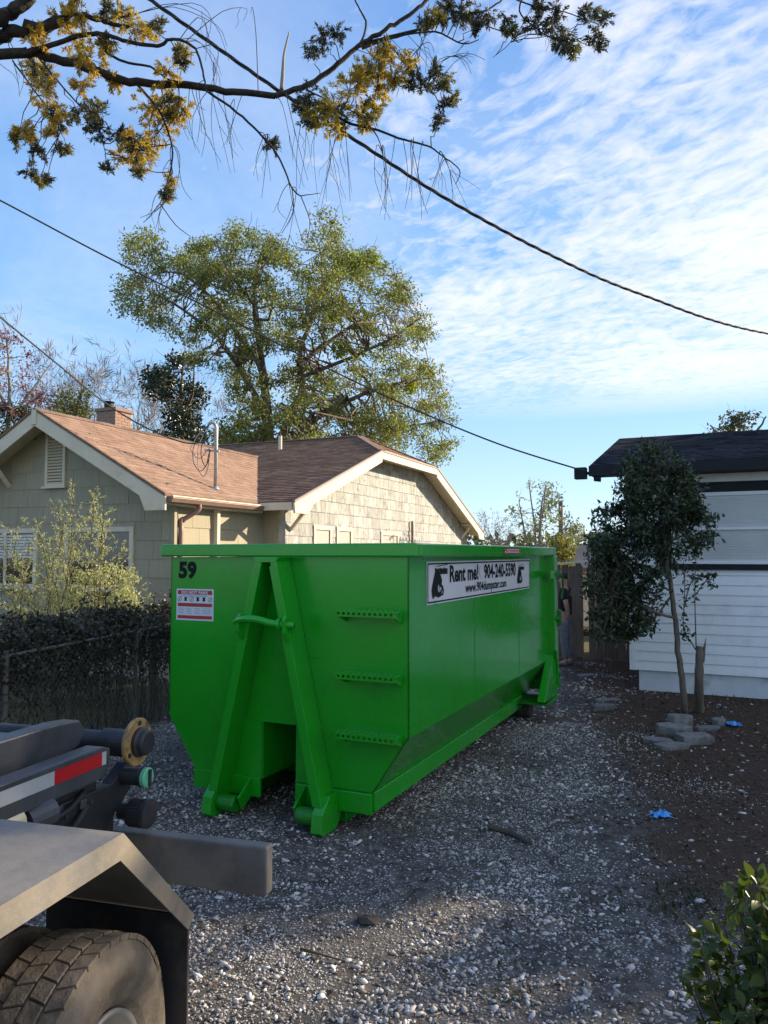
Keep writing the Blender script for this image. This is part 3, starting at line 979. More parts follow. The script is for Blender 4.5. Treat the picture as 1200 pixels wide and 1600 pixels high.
for cx in (0.0, -0.33):
    wl_ = tyre(cx, truck)
    wl_.location = (-0.076, 0.154, 0)
    wl_.scale = (1, 0.90, 0.90)
    wl_.rotation_euler = (0, 0, R(8))
    rp = [(cx - 0.035, 0.292), (cx - 0.022, 0.290), (cx - 0.03, 0.27), (cx - 0.12, 0.25), (cx - 0.14, 0.17), (cx - 0.10, 0.12), (cx - 0.04, 0.11), (cx - 0.03, 0.06), (cx - 0.03, 0.0)]
    rim = MB().lathe(rp, (0, 0, 0.52), 'x', 48, close=False).build('rim', M['rim_metal'], wl_, smooth=True)
# fender: flat top, sloping ends, turned-down outer lip
zt = 1.25
xo, xi = -0.0885, -0.76
yb0, yb1 = 0.218, 0.218 + 0.44
yf0, yf1 = -0.80, -1.24
th_ = 0.006
prof = [(yf1, zt - 0.44), (yf0, zt), (yb0, zt), (yb1, zt - 0.44)]
fm = MB()
for (p, q) in zip(prof[:-1], prof[1:]):
    V = [(xi, p[0], p[1]), (xo, p[0], p[1]), (xo, q[0], q[1]), (xi, q[0], q[1])]
    fm.add(V + [(x, y, z - th_) for (x, y, z) in V], [(0, 1, 2, 3), (7, 6, 5, 4), (0, 4, 5, 1), (1, 5, 6, 2), (2, 6, 7, 3), (3, 7, 4, 0)])
fender = fm.build('fender', M['fender_metal'], truck)
lipd = 0.078
inner = [(yf1 + 0.03, zt - 0.44 - 0.05), (yf0 + 0.02, zt - lipd), (yb0 - 0.012, zt - lipd), (yb1 - 0.045, zt - 0.44 - 0.03)]
MB().prism(prof + inner[::-1], 'x', xo, xo + 0.006).build('fender_lip', M['fender_metal'], fender)
# rear return flange of the slope
cx_, cy_ = 0.5 * (yb0 + yb1) + 0.03, zt - 0.22
MB().box(xo - 0.095, xo - 0.035, -0.005, 0.005, -0.012, 0.012)
mk = MB().beam((xo - 0.06, cx_ - 0.035, cy_ - 0.012 + 0.012), (xo - 0.06, cx_ + 0.04, cy_ - 0.075 + 0.012), 0.03, 0.018)
mk.build('marker_light', M['lens_cream'], fender, 0.004)
MB().box(-0.69, -0.095, 0.632, 0.644, 0.13, 0.815).build('mud_flap', M['flap_rubber'], truck, 0.002)
MB().beam((-0.72, 0.0, 1.10), (-1.0, 0.0, 0.98), 0.05, 0.05).build('fender_bracket', M['truck_black'], truck)
# rear bumper beam
bp_ = MB().box(-2.36, -0.08, 1.27, 1.34, 0.61, 0.82).build('bumper', M['bumper_metal'], truck, 0.01)
MB().box(-0.95, -0.85, 1.12, 1.268, 0.62, 1.0).build('bumper_bracket', M['truck_black'], bp_)
MB().box(-1.6, -1.5, 1.12, 1.268, 0.62, 1.0).build('bumper_bracket', M['truck_black'], bp_)
# chassis frame, outer rails with tape, tilting hook beam
for x in (-0.86, -1.58):
    MB().box(x - 0.04, x + 0.04, -2.6, 1.10, 0.86, 1.10).build('chassis_rail', M['truck_black'], truck, 0.006)
for s, x in ((1, -0.80), (-1, -1.64)):
    rail = MB().prism([(-2.6, 1.16), (1.02, 1.125), (1.10, 1.16), (1.10, 1.245), (1.05, 1.262), (-2.6, 1.30)], 'x', x - 0.045, x + 0.045).build('tilt_rail', M['truck_grey'], truck, 0.006)
    if s == 1:
        y = 1.07
        segs = [('tape_white', 0.03), ('tape_red', 0.30), ('tape_white', 0.30), ('tape_red', 0.30), ('tape_white', 0.30), ('tape_red', 0.30)]
        for nm, L in segs:
            def zz(yy):
                return 1.245 + (1.10 - yy) * 0.011
            MB().add([(x + 0.047, y - L, zz(y - L) - 0.062), (x + 0.047, y, zz(y) - 0.062), (x + 0.047, y, zz(y) - 0.006), (x + 0.047, y - L, zz(y - L) - 0.006)], [(0, 1, 2, 3)]).build('reflective_tape', M[nm], rail)
            y -= L
jib = MB().prism([(-2.6, 1.20), (0.95, 1.20), (1.12, 1.24), (1.16, 1.30), (1.12, 1.352), (0.98, 1.365), (-2.6, 1.40)], 'x', -1.02, -0.93).build('hook_beam', M['truck_grey'], truck, 0.008)
MB().prism([(-2.6, 1.20), (0.95, 1.20), (1.12, 1.24), (1.16, 1.30), (1.12, 1.352), (0.98, 1.365), (-2.6, 1.40)], 'x', -1.56, -1.47).build('hook_beam', M['truck_grey'], truck, 0.008)
MB().box(-1.47, -1.02, -2.6, 0.80, 1.335, 1.362).build('deck_plate', M['truck_grey'], truck, 0.004)
MB().box(-0.93, -0.845, 0.2, 1.05, 1.13, 1.20).build('wear_strip', M['truck_black'], truck, 0.004)
MB().box(-1.30, -1.12, 0.15, 0.52, 1.363, 1.41).build('lock_box', M['lens_cream'], truck, 0.02)
MB().tube([(-1.05, -0.3, 1.40), (-1.10, 0.15, 1.43), (-1.2, 0.3, 1.40), (-1.32, 0.1, 1.39), (-1.3, -0.4, 1.39)], 0.014, 8).build('hydraulic_hose', M['truck_black'], truck, smooth=True)
# rear rollers
yr, zr = 1.26, 1.235
MB().lathe([(-1.62, 0.05), (-0.90, 0.05), (-0.90, 0.062), (-0.74, 0.062), (-0.74, 0.03)], (0, yr, zr - 0.01), 'x', 24).build('roller_drum', M['truck_black'], truck, smooth=False)
fl = MB().lathe([(-0.738, 0.055), (-0.738, 0.105), (-0.732, 0.108), (-0.722, 0.108), (-0.716, 0.104), (-0.716, 0.055)], (0, yr, zr), 'x', 40).build('roller_flange', M['yellow_paint'], truck)
MB().lathe([(-0.7165, 0.066), (-0.70, 0.066), (-0.692, 0.058), (-0.672, 0.056), (-0.664, 0.048), (-0.664, 0.01)], (0, yr, zr), 'x', 28).build('hub_cap', M['truck_black'], fl)
for k in range(3):
    t = R(90 + 120 * k)
    MB().lathe([(-0.7155, 0.011), (-0.711, 0.011)], (0, yr + 0.086 * math.cos(t), zr + 0.086 * math.sin(t)), 'x', 10).build('bolt_hole', M['truck_black'], fl)
hb2 = MB().prism([(0.45, 1.10), (1.18, 1.06), (1.30, 1.13), (1.34, 1.11), (1.33, 1.00), (1.22, 0.93), (1.15, 0.86), (0.95, 0.83), (0.45, 0.96)], 'x', -0.86, -0.80).build('rear_bracket', M['truck_black'], truck, 0.006)
c1 = MB().lathe([(-0.80, 0.040), (-0.71, 0.040), (-0.70, 0.046), (-0.69, 0.046), (-0.685, 0.01)], (0, 1.27, 1.075), 'x', 24).build('grease_cup', M['truck_black'], truck)
gc = MB().lathe([(-0.6895, 0.045), (-0.672, 0.045), (-0.667, 0.038), (-0.667, 0.005)], (0, 1.27, 1.075), 'x', 24).build('cap', M['mint_plastic'], c1)
MB().box(-0.6668, -0.658, 1.262, 1.278, 1.038, 1.112).build('cap_slot', M['truck_black'], gc)
kn = MB().lathe([(-0.80, 0.035), (-0.745, 0.035), (-0.745, 0.058), (-0.67, 0.058), (-0.664, 0.064), (-0.648, 0.064), (-0.645, 0.045)], (0, 1.25, 0.92), 'x', 30).build('guide_wheel', M['truck_black'], truck)
tn = MB()
for k in range(30):
    t = 2 * math.pi * k / 30
    tn.beam((-0.742, 1.25 + 0.058 * math.cos(t), 0.92 + 0.058 * math.sin(t)), (-0.675, 1.25 + 0.058 * math.cos(t), 0.92 + 0.058 * math.sin(t)), 0.005, 0.008)
tn.build('knurling', M['truck_black'], kn)
MB().tube([(-0.79, 0.62, 1.08), (-0.77, 0.74, 1.09)], 0.055, 16).build('hydraulic_end', M['truck_grey'], truck)
MB().tube([(-0.79, 0.30, 1.10), (-0.79, 0.58, 1.10)], 0.05, 16).build('hydraulic_cylinder', M['lens_cream'], truck)
MB().box(-0.80, -0.785, 0.95, 0.99, 1.02, 1.06).build('bolt_head', M['truck_grey'], truck, 0.006)
MB().box(-0.80, -0.785, 0.80, 0.84, 1.04, 1.08).build('bolt_head', M['truck_grey'], truck, 0.006)
MB().box(-1.62, -0.88, 0.9, 1.0, 0.80, 1.05).build('cross_member', M['truck_black'], truck, 0.01)
for k, (x, z) in enumerate(((-0.78, 1.10), (-0.765, 1.04), (-0.79, 1.0))):
    MB().tube(smooth_path([(x, -0.6, z), (x + 0.02, 0.0, z - 0.03), (x + 0.03, 0.45, z - 0.01), (x + 0.015, 0.8, z - 0.05 - 0.02 * k), (x - 0.03, 1.0, z - 0.02)], 5), 0.012 + 0.003 * k, 8).build('hydraulic_hose', M['flap_rubber'], truck, smooth=True)
for k in range(4):
    MB().lathe([(0.0, 0.011), (0.008, 0.009)], (-0.799, 0.55 + k * 0.16, 1.0 + 0.01 * k), 'x', 8).build('bolt_head', M['truck_grey'], truck)
# ------------------------------------------------------------------ house materials
M['roof_tan'] = pmat('roof_tan', (0.28, 0.175, 0.12), (0.37, 0.245, 0.175), 9, 0.9, 0.35, 90, island=0.16, spec=0.2)
M['roof_brown'] = pmat('roof_brown', (0.155, 0.098, 0.066), (0.25, 0.165, 0.115), 9, 0.9, 0.35, 90, island=0.28, spec=0.2)
M['roof_black'] = pmat('roof_black', (0.013, 0.015, 0.022), (0.034, 0.037, 0.048), 9, 0.9, 0.35, 90, island=0.30, spec=0.25)
M['shake'] = pmat('painted_shake', (0.32, 0.32, 0.29), (0.57, 0.57, 0.53), 5, 0.85, 0.6, 40, objrand=0.17, stretch=(1, 6, 0.6), dirt=(0.24, 0.215, 0.165), dirtscale=7, dirtlo=0.52, dirthi=0.75)
M['panel_shingle'] = pmat('painted_shingle', (0.345, 0.30, 0.20), (0.40, 0.35, 0.24), 4, 0.8, 0.25, 30, objrand=0.06, stretch=(5, 5, 0.5))
M['cream_trim'] = pmat('cream_trim', (0.68, 0.58, 0.415), (0.76, 0.655, 0.48), 3, 0.7, 0.1, 20, dirt=(0.45, 0.39, 0.29), dirtscale=4, dirtlo=0.55, dirthi=0.85)
M['gutter_brown'] = pmat('gutter_brown', (0.22, 0.13, 0.10), (0.28, 0.17, 0.13), 4, 0.5)
M['dark_glass'] = pmat('window_glass', (0.02, 0.022, 0.022), (0.05, 0.05, 0.045), 1.2, 0.06, spec=0.8)
M['pale_pane'] = pmat('opaque_pale_pane', (0.36, 0.34, 0.29), (0.46, 0.44, 0.38), 6, 0.5, 0.2, 30, stretch=(1, 5, 0.6))  # opaque pale tone with fine streaks for the rear wing panes
M['galv'] = pmat('galvanised', (0.38, 0.38, 0.39), (0.5, 0.5, 0.5), 9, 0.45, metal=0.6)
M['cable'] = pmat('cable', (0.012, 0.012, 0.013), (0.03, 0.03, 0.03), 9, 0.6)
M['cable_grey'] = pmat('cable_grey', (0.22, 0.22, 0.23), (0.3, 0.3, 0.3), 9, 0.6)
M['white_siding'] = pmat('white_siding', (0.80, 0.80, 0.79), (0.86, 0.86, 0.84), 2.5, 0.55, 0.08, 30, objrand=0.03, dirt=(0.52, 0.53, 0.52), dirtscale=2.2, dirtlo=0.55, dirthi=0.9)
M['skirt'] = pmat('white_block', (0.58, 0.60, 0.62), (0.68, 0.70, 0.71), 3, 0.8, 0.3, 25, dirt=(0.22, 0.20, 0.18), dirtscale=1.8, dirtlo=0.58, dirthi=0.85)
M['black_trim'] = pmat('black_trim', (0.007, 0.008, 0.011), (0.014, 0.015, 0.019), 3, 0.6, spec=0.3)
M['blind'] = pmat('blind', (0.62, 0.62, 0.60), (0.72, 0.72, 0.69), 1.5, 0.7)
M['fence_wood'] = pmat('fence_wood', (0.075, 0.055, 0.042), (0.16, 0.12, 0.09), 4, 0.9, 0.5, 30, objrand=0.25, stretch=(6, 6, 0.5))
M['shed_roof'] = pmat('shed_roof', (0.10, 0.10, 0.11), (0.16, 0.16, 0.17), 5, 0.8)
M['shed_wall'] = pmat('shed_wall', (0.55, 0.30, 0.20), (0.62, 0.36, 0.24), 2, 0.8)


def brick_material():
    m = bpy.data.materials.new('chimney_brick')
    m.use_nodes = True
    t = NT(m.node_tree)
    b = m.node_tree.nodes['Principled BSDF']
    g_ = t.n('ShaderNodeNewGeometry').outputs['Random Per Island']
    tcn = t.n('ShaderNodeTexCoord')
    nz = t.noise(tcn.outputs['Object'], 30, 4)
    c = t.mix(g_, (0.22, 0.10, 0.065), (0.40, 0.25, 0.17))
    c = t.mix(t.math('MULTIPLY', nz, 0.5), c, (0.30, 0.22, 0.17))
    t.t.links.new(c, b.inputs['Base Color'])
    b.inputs['Roughness'].default_value = 0.9
    return m


M['brick'] = brick_material()
M['mortar'] = pmat('mortar', (0.32, 0.29, 0.25), (0.4, 0.37, 0.32), 9, 0.95)


def shingle_slope(e0, e1, r0, r1, course, tab, mat, name, parent, seed=0, thick=0.05):
    """roof plane as overlapping shingle tabs: eave e0->e1, ridge r0->r1, on a solid deck"""
    e0, e1, r0, r1 = [np.array(p, float) for p in (e0, e1, r0, r1)]
    nrm = np.cross(e1 - e0, r0 - e0)
    if np.linalg.norm(nrm) < 1e-6:
        nrm = np.cross(e1 - e0, r1 - e0)
    nrm /= np.linalg.norm(nrm)
    if nrm[2] < 0:
        nrm = -nrm
    rg = random.Random(seed)
    mb = MB()
    # deck
    q = [e0, e1, r1, r0]
    mb.add([p for p in q] + [p - nrm * thick for p in q], [(0, 1, 2, 3), (7, 6, 5, 4), (0, 4, 5, 1), (1, 5, 6, 2), (2, 6, 7, 3), (3, 7, 4, 0)])
    slope = max(np.linalg.norm((r0 + r1) / 2 - (e0 + e1) / 2), 0.1)
    n = max(1, int(round(slope / course)))
    for i in range(n):
        t0, t1 = i / n, min(1.0, (i + 1) / n + 0.15 / n)
        a0, a1 = e0 + (r0 - e0) * t0, e1 + (r1 - e1) * t0
        b0, b1 = e0 + (r0 - e0) * t1, e1 + (r1 - e1) * t1
        L = np.linalg.norm(a1 - a0)
        if L < 0.02:
            continue
        Lb = np.linalg.norm(b1 - b0)
        u = (e1 - e0) / np.linalg.norm(e1 - e0)
        cuts = [0.0]
        x = rg.uniform(0.1, 1) * tab
        while x < L - 0.04:
            cuts.append(x)
            x += tab * rg.uniform(0.6, 1.25)
        cuts.append(L)
        sh = np.dot(b0 - a0, u)
        for s0, s1 in zip(cuts[:-1], cuts[1:]):
            lo0, lo1 = a0 + u * s0, a0 + u * s1
            # straight tabs except where the slope edge is oblique
            def top(s):
                lo, hi = sh, sh + Lb
                return b0 + u * (min(max(s, lo), hi) - sh)
            hi0, hi1 = top(s0), top(s1)
            if s0 == 0.0:
                hi0 = b0
            if s1 == L:
                hi1 = b1
            h = 0.014 + rg.uniform(0, 0.006)
            A, B = lo0 + nrm * h, lo1 + nrm * h
            C, Dd = hi1 + nrm * 0.004, hi0 + nrm * 0.004
            mb.add([A, B, C, Dd, lo0 + nrm * 0.001, lo1 + nrm * 0.001], [(0, 1, 2, 3), (4, 5, 1, 0)])
    o = mb.build(name, mat, parent)
    return o


# ------------------------------------------------------------------ beige house on the left
H_TH = R(23)
HO = np.array([-3.49, 12.54, 0.0])
house = empty('bungalow', HO, -H_TH)
tag(house, 'beige shingled bungalow with tan and brown roofs and brick chimney', 'house')
EZ, AZ, AX = 3.06, 4.63, -2.62           # eave height, apex height, apex x of the front wing
sl1 = (AZ - EZ) / (0.2 - AX)
# walls of the front wing
wf = MB().prism([(-5.24, 0), (0, 0), (0, EZ - 0.02), (AX, AZ - 0.14), (-5.24, EZ - 0.02)], 'y', 0.0, 0.14).build('gable_wall', M['panel_shingle'], house)
ws = MB().box(-0.14, -0.001, 0.141, 2.75, 0, EZ + 0.02).build('side_wall', M['panel_shingle'], house)
MB().box(-5.24, -5.10, 0.141, 6.0, 0, EZ + 0.02).build('side_wall', M['panel_shingle'], house)


def clip_poly_box(x0, x1, z0, z1, fn):
    """quad clipped under the line z<fn(x) (simple: lower its top corners)"""
    za, zb = min(z1, fn(x0)), min(z1, fn(x1))
    if za <= z0 + 0.02 and zb <= z0 + 0.02:
        return None
    return [(x0, z0), (x1, z0), (x1, max(zb, z0 + 0.002)), (x0, max(za, z0 + 0.002))]


def cladding(wall, kind, span, zrange, course, wid, topfn, holes, mat, axis, face, outward, seed, lap=0.012):
    """each shingle of a wall is a part of it; full pieces share a mesh, cut pieces have their own"""
    rg = random.Random(seed)
    z = zrange[0]
    cnt = 0
    while z < zrange[1]:
        x = span[0] - rg.uniform(0, wid[0])
        while x < span[1]:
            wd = rg.uniform(*wid)
            x0, x1 = max(x, span[0]), min(x + wd - 0.006, span[1])
            x += wd
            if x1 - x0 < 0.03:
                continue
            drop = rg.uniform(-0.006, 0.006)
            pieces = [(x0, x1, z + drop, z + course + 0.01)]
            for (hx0, hx1, hz0, hz1) in holes:
                nx = []
                for (a, b, c, d) in pieces:
                    if b <= hx0 or a >= hx1 or d <= hz0 or c >= hz1:
                        nx.append((a, b, c, d))
                        continue
                    if a < hx0:
                        nx.append((a, hx0, c, d))
                    if b > hx1:
                        nx.append((hx1, b, c, d))
                    if c < hz0 and hz0 - c > 0.02:
                        nx.append((max(a, hx0), min(b, hx1), c, hz0))
                    if d > hz1 and d - hz1 > 0.02:
                        nx.append((max(a, hx0), min(b, hx1), hz1, d))
                pieces = nx
            for (a, b, c, d) in pieces:
                if b - a < 0.02:
                    continue
                poly = clip_poly_box(a, b, c, d, topfn)
                if poly is None:
                    continue
                th0 = lap + rg.uniform(0, 0.006)
                V = []
                for (px, pz) in poly:                                  # back face then front face (thicker at the butt)
                    V.append((px, pz, 0.0))
                for k, (px, pz) in enumerate(poly):
                    V.append((px, pz, th0 if k < 2 else 0.003))
                W = []
                for (px, pz, dpt) in V:
                    W.append((px, face + outward * dpt, pz) if axis == 'y' else (face + outward * dpt, px, pz))
                MB().add(W, [(4, 5, 6, 7), (0, 1, 5, 4), (1, 2, 6, 5), (2, 3, 7, 6), (3, 0, 4, 7)]).build('shingle', mat, wall)
                cnt += 1
        z += course
    return cnt


win_r = (-2.36, -0.82, 1.46, 2.56)
win_l = (-4.62, -3.02, 1.46, 2.56)
vent = (-2.86, -2.38, 3.30, 4.31)
gf = lambda x: (EZ + sl1 * (0.2 - x) if x > AX else EZ + sl1 * (x + 5.44)) - 0.10
c1_ = cladding(wf, 'shingle', (-5.24, 0.0), (0.75, 4.6), 0.315, (0.55, 0.62), gf, [win_r, win_l, vent], M['panel_shingle'], 'y', -0.001, -1, 3)
c2_ = cladding(ws, 'shingle', (0.0, 2.75), (1.6, 3.0), 0.315, (0.55, 0.62), lambda x: 9, [], M['panel_shingle'], 'x', 0.0, 1, 4)


def window(x0, x1, z0, z1, par, panes, yface=-0.02, blind=False):
    w_ = MB()
    t = 0.085
    for (a, b, c, d) in ((x0, x1, z1 - t, z1), (x0, x1, z0, z0 + t), (x0, x0 + t, z0 + t, z1 - t), (x1 - t, x1, z0 + t, z1 - t)):
        w_.box(a, b, yface - 0.025, 0.03, c, d)
    o = w_.build('window', M['cream_trim'], par, 0.004)
    MB().box(x0 - 0.04, x1 + 0.04, yface - 0.07, yface - 0.026, z0 - 0.03, z0 + 0.02).build('sill', M['cream_trim'], o, 0.004)
    n = panes
    W = (x1 - x0 - 2 * t) / n
    for i in range(n):
        a = x0 + t + i * W
        MB().box(a + 0.02, a + W - 0.02, yface + 0.012, yface + 0.018, z0 + t + 0.01, z1 - t - 0.01).build('pane', M['dark_glass'], o)
        if i:
            MB().box(a - 0.028, a + 0.028, yface - 0.018, yface + 0.02, z0 + t, z1 - t).build('mullion', M['cream_trim'], o, 0.003)
    if blind:
        for k in range(8):
            zz = z1 - t - 0.05 - k * 0.055
            MB().box(x0 + t + 0.03, x1 - t - 0.03, yface + 0.005, yface + 0.011, zz - 0.018, zz + 0.018).build('blind_slat', M['blind'], o)
    return o


window(*win_r, house, 2)
window(*win_l, house, 2, blind=True)
# louvred gable vent
vf = MB()
x0, x1, z0, z1 = vent
for (a, b, c, d) in ((x0, x0 + 0.06, z0, z1), (x1 - 0.06, x1, z0, z1), (x0 + 0.06, x1 - 0.06, z1 - 0.06, z1), (x0 + 0.06, x1 - 0.06, z0, z0 + 0.05)):
    vf.box(a, b, -0.055, 0.03, c, d)
vfo = vf.build('gable_vent', M['cream_trim'], house, 0.004)
MB().box(x0 - 0.04, x1 + 0.04, -0.09, -0.056, z0 - 0.03, z0 + 0.01).build('sill', M['cream_trim'], vfo)
MB().box(x0 + 0.06, x1 - 0.06, 0.0, 0.01, z0 + 0.05, z1 - 0.06).build('vent_back', M['black_trim'], vfo)
lv = MB().beam((0, 0, 0), (x1 - x0 - 0.12, 0, 0), 0.075, 0.012, (0, -0.62, 0.78)).mesh('slat', M['cream_trim'])
for k in range(16):
    o = link('slat', lv, vfo)
    o.location = (x0 + 0.06, -0.022, z0 + 0.075 + k * 0.055)
# front-wing roof
RY0, RY1 = -0.5, 6.9
rfd = 0.012
shingle_slope((0.22, RY0, EZ - 0.011), (0.22, RY1, EZ - 0.011), (AX, RY0, AZ), (AX, RY1, AZ), 0.14, 0.3, M['roof_tan'], 'roof', house, 11)
shingle_slope((-5.46, RY1, EZ - 0.011), (-5.46, RY0, EZ - 0.011), (AX - 0.001, RY1, AZ), (AX - 0.001, RY0, AZ), 0.14, 0.3, M['roof_tan'], 'roof', house, 12)
rc = MB()
for k in range(24):
    y = RY0 + 0.01 + k * 0.30
    rc.prism([(AX - 0.14, AZ - 0.055), (AX, AZ + 0.022 + 0.004 * (k % 2)), (AX + 0.14, AZ - 0.055), (AX, AZ + 0.01)], 'y', y, y + 0.31)
rc.build('ridge_cap', M['roof_brown'], house)['kind'] = 'stuff'


def rake(p, q, hgt, th, mat, name, par, axis='y', tail=None):
    pass


# bargeboards of the front gable (flared ends)
for s in (1, -1):
    xe = 0.23 if s == 1 else 2 * AX - 0.23
    poly = [(AX, AZ - 0.035), (xe, EZ - 0.05), (xe, EZ - 0.27), (xe - s * 0.40, EZ - 0.27), (xe - s * 0.52, EZ - 0.02 + 0.0), (AX, AZ - 0.30)]
    bb = MB().prism(poly, 'y', RY0 - 0.02, RY0 + 0.02).build('bargeboard', M['cream_trim'], house, 0.004)
    poly2 = [(AX, AZ + 0.018), (xe + s * 0.01, EZ + 0.005), (xe + s * 0.01, EZ - 0.045), (AX, AZ - 0.032)]
    MB().prism(poly2, 'y', RY0 - 0.035, RY0 + 0.03).build('drip_edge', M['roof_brown'], bb)
    # soffit under the overhang
    MB().add([(AX, RY0 + 0.02, AZ - 0.10), (xe - s * 0.1, RY0 + 0.02, EZ - 0.06), (xe - s * 0.1, 0.0, EZ - 0.06), (AX, 0.0, AZ - 0.10)], [(0, 1, 2, 3)]).build('soffit', M['cream_trim'], house)
MB().box(AX - 0.05, AX + 0.05, RY0 - 0.05, RY0 - 0.021, AZ - 0.28, AZ - 0.02).build('apex_block', M['cream_trim'], house, 0.004)
for x in (AX - 1.15,):
    MB().beam((x, RY0 + 0.03, gf(x) - 0.06), (x - 0.0, -0.02, gf(x) - 0.55), 0.06, 0.06).build('brace', M['cream_trim'], house)
# gutter, fascia, downspout
gt = MB().prism([(0.20, EZ - 0.04), (0.32, EZ - 0.035), (0.335, EZ - 0.07), (0.30, EZ - 0.135), (0.215, EZ - 0.135)], 'y', -0.45, 2.30).build('gutter', M['gutter_brown'], house, 0.004)
MB().box(0.30, 0.345, -0.46, 2.30, EZ - 0.052, EZ - 0.03).build('gutter_lip', M['cream_trim'], gt)
MB().box(0.08, 0.199, -0.45, 2.42, EZ - 0.17, EZ - 0.06).build('fascia', M['cream_trim'], house)
MB().box(0.0, 0.09, -0.45, 2.42, EZ - 0.18, EZ - 0.172).build('soffit', M['cream_trim'], house)
dsp = MB().tube(smooth_path([(0.26, 0.32, EZ - 0.12), (0.255, 0.32, EZ - 0.22), (0.16, 0.22, EZ - 0.32), (0.075, 0.12, EZ - 0.42), (0.065, 0.10, EZ - 0.6), (0.065, 0.10, 0.1)], 4), 0.042, 10).build('downspout', M['gutter_brown'], house, smooth=True)
MB().box(0.012, 0.10, 1.08, 1.16, 0.4, EZ - 0.18).build('conduit_box', M['cream_trim'], house)
MB().box(-0.02, 0.05, -0.05, 0.03, 0.5, EZ - 0.06).build('corner_board', M['panel_shingle'], house)
# service mast with cable loops
mx, my = -0.205, 1.43
mz0 = EZ + sl1 * (0.2 - mx)
mast = MB().tube([(mx, my, mz0 - 0.25), (mx, my, 4.45), (mx - 0.02, my - 0.03, 4.52), (mx - 0.06, my - 0.08, 4.53), (mx - 0.09, my - 0.11, 4.49)], 0.035, 12).build('service_mast', M['galv'], house, smooth=True)
MB().lathe([(0.0, 0.075), (0.03, 0.06), (0.06, 0.036)], (mx, my, mz0), 'z', 16).build('mast_flashing', M['galv'], mast)
MB().beam((mx - 0.22, my - 0.05, 4.02), (mx + 0.06, my + 0.02, 4.0), 0.03, 0.04).build('mast_clamp', M['galv'], mast)
for k, (dx, lo, wx) in enumerate(((-0.10, 3.62, -0.36), (-0.13, 3.52, -0.25), (-0.08, 3.70, -0.18), (-0.12, 3.85, -0.42))):
    pts = smooth_path([(mx - 0.08, my - 0.1, 4.5), (mx + wx * 0.7, my - 0.15, 4.30), (mx + wx, my - 0.2, 4.05), (mx + wx * 0.95, my - 0.2, lo + 0.15), (mx + wx * 0.6, my - 0.16, lo), (mx - 0.10, my - 0.1, lo + 0.18), (mx - 0.1, my - 0.05, 4.02)], 5)
    MB().tube(pts, 0.008, 5).build('cable_loop', M['cable_grey'] if k % 2 else M['cable'], mast, smooth=True)
# chimney of separate bricks on a mortar core
cxh, cyh = -4.16, 3.08
cw = 0.27
ch = empty('chimney_stub')
bpy.data.objects.remove(ch)
chm = MB().box(cxh - cw + 0.01, cxh + cw - 0.01, cyh - cw + 0.01, cyh + cw - 0.01, 3.0, 5.28).build('chimney', M['mortar'], house)
bl, bh = 0.20, 0.067
zc_ = 4.2
k = 0
bkm = {}
while zc_ < 5.26:
    off = 0.1 if k % 2 else 0.0
    for side_ in range(4):
        x = -cw + (0 if not off else -0.1)
        while x < cw - 0.01:
            a, b = max(x, -cw), min(x + bl - 0.012, cw)
            x += bl
            if b - a < 0.04:
                continue
            key = (round(a, 3), round(b, 3), side_)
            if key not in bkm:
                mbk = MB()
                t_ = 0.012
                if side_ == 0: mbk.box(a, b, -cw - t_ + 0.012, -cw + 0.02, 0, bh - 0.012)
                if side_ == 1: mbk.box(a, b, cw - 0.02, cw + t_ - 0.012, 0, bh - 0.012)
                if side_ == 2: mbk.box(-cw - t_ + 0.011, -cw + 0.02, a, b, 0, bh - 0.012)
                if side_ == 3: mbk.box(cw - 0.02, cw + t_ - 0.011, a, b, 0, bh - 0.012)
                bkm[key] = mbk.mesh('brick', M['brick'])
            if side_ in (0, 3):
                o = link('brick', bkm[key], chm)
                o.location = (cxh, cyh, zc_)
    zc_ += bh
    k += 1
MB().box(cxh - cw - 0.03, cxh + cw + 0.03, cyh - cw - 0.03, cyh + cw + 0.03, 5.285, 5.36).build('chimney_cap', M['brick'], chm, 0.006)
MB().lathe([(5.36, 0.10), (5.50, 0.10), (5.53, 0.13), (5.545, 0.13)], (cxh - 0.13, cyh - 0.05, 0), 'z', 16).build('flue', M['black_trim'], chm)

# rear wing with clipped gable
XO, XW = 0.973, 0.50
Y0, Y1, YC0, YC1 = 2.30, 15.6, 6.52, 10.6
E2 = 3.09
k2 = (4.59 - E2) / (YC0 - Y0)
ZCL = 4.59
YR = 8.56
ZR = E2 + k2 * (YR - Y0)
E2b = ZCL - k2 * (Y1 - YC1)
XL = -8.0
RXH = -0.58
roof_n = shingle_slope((XL, Y0, E2), (XO, Y0, E2), (XL, YR, ZR), (XO, YR, ZR), 10, 10, M['roof_brown'], 'roof_tmp', house, 1)
bpy.data.objects.remove(roof_n)


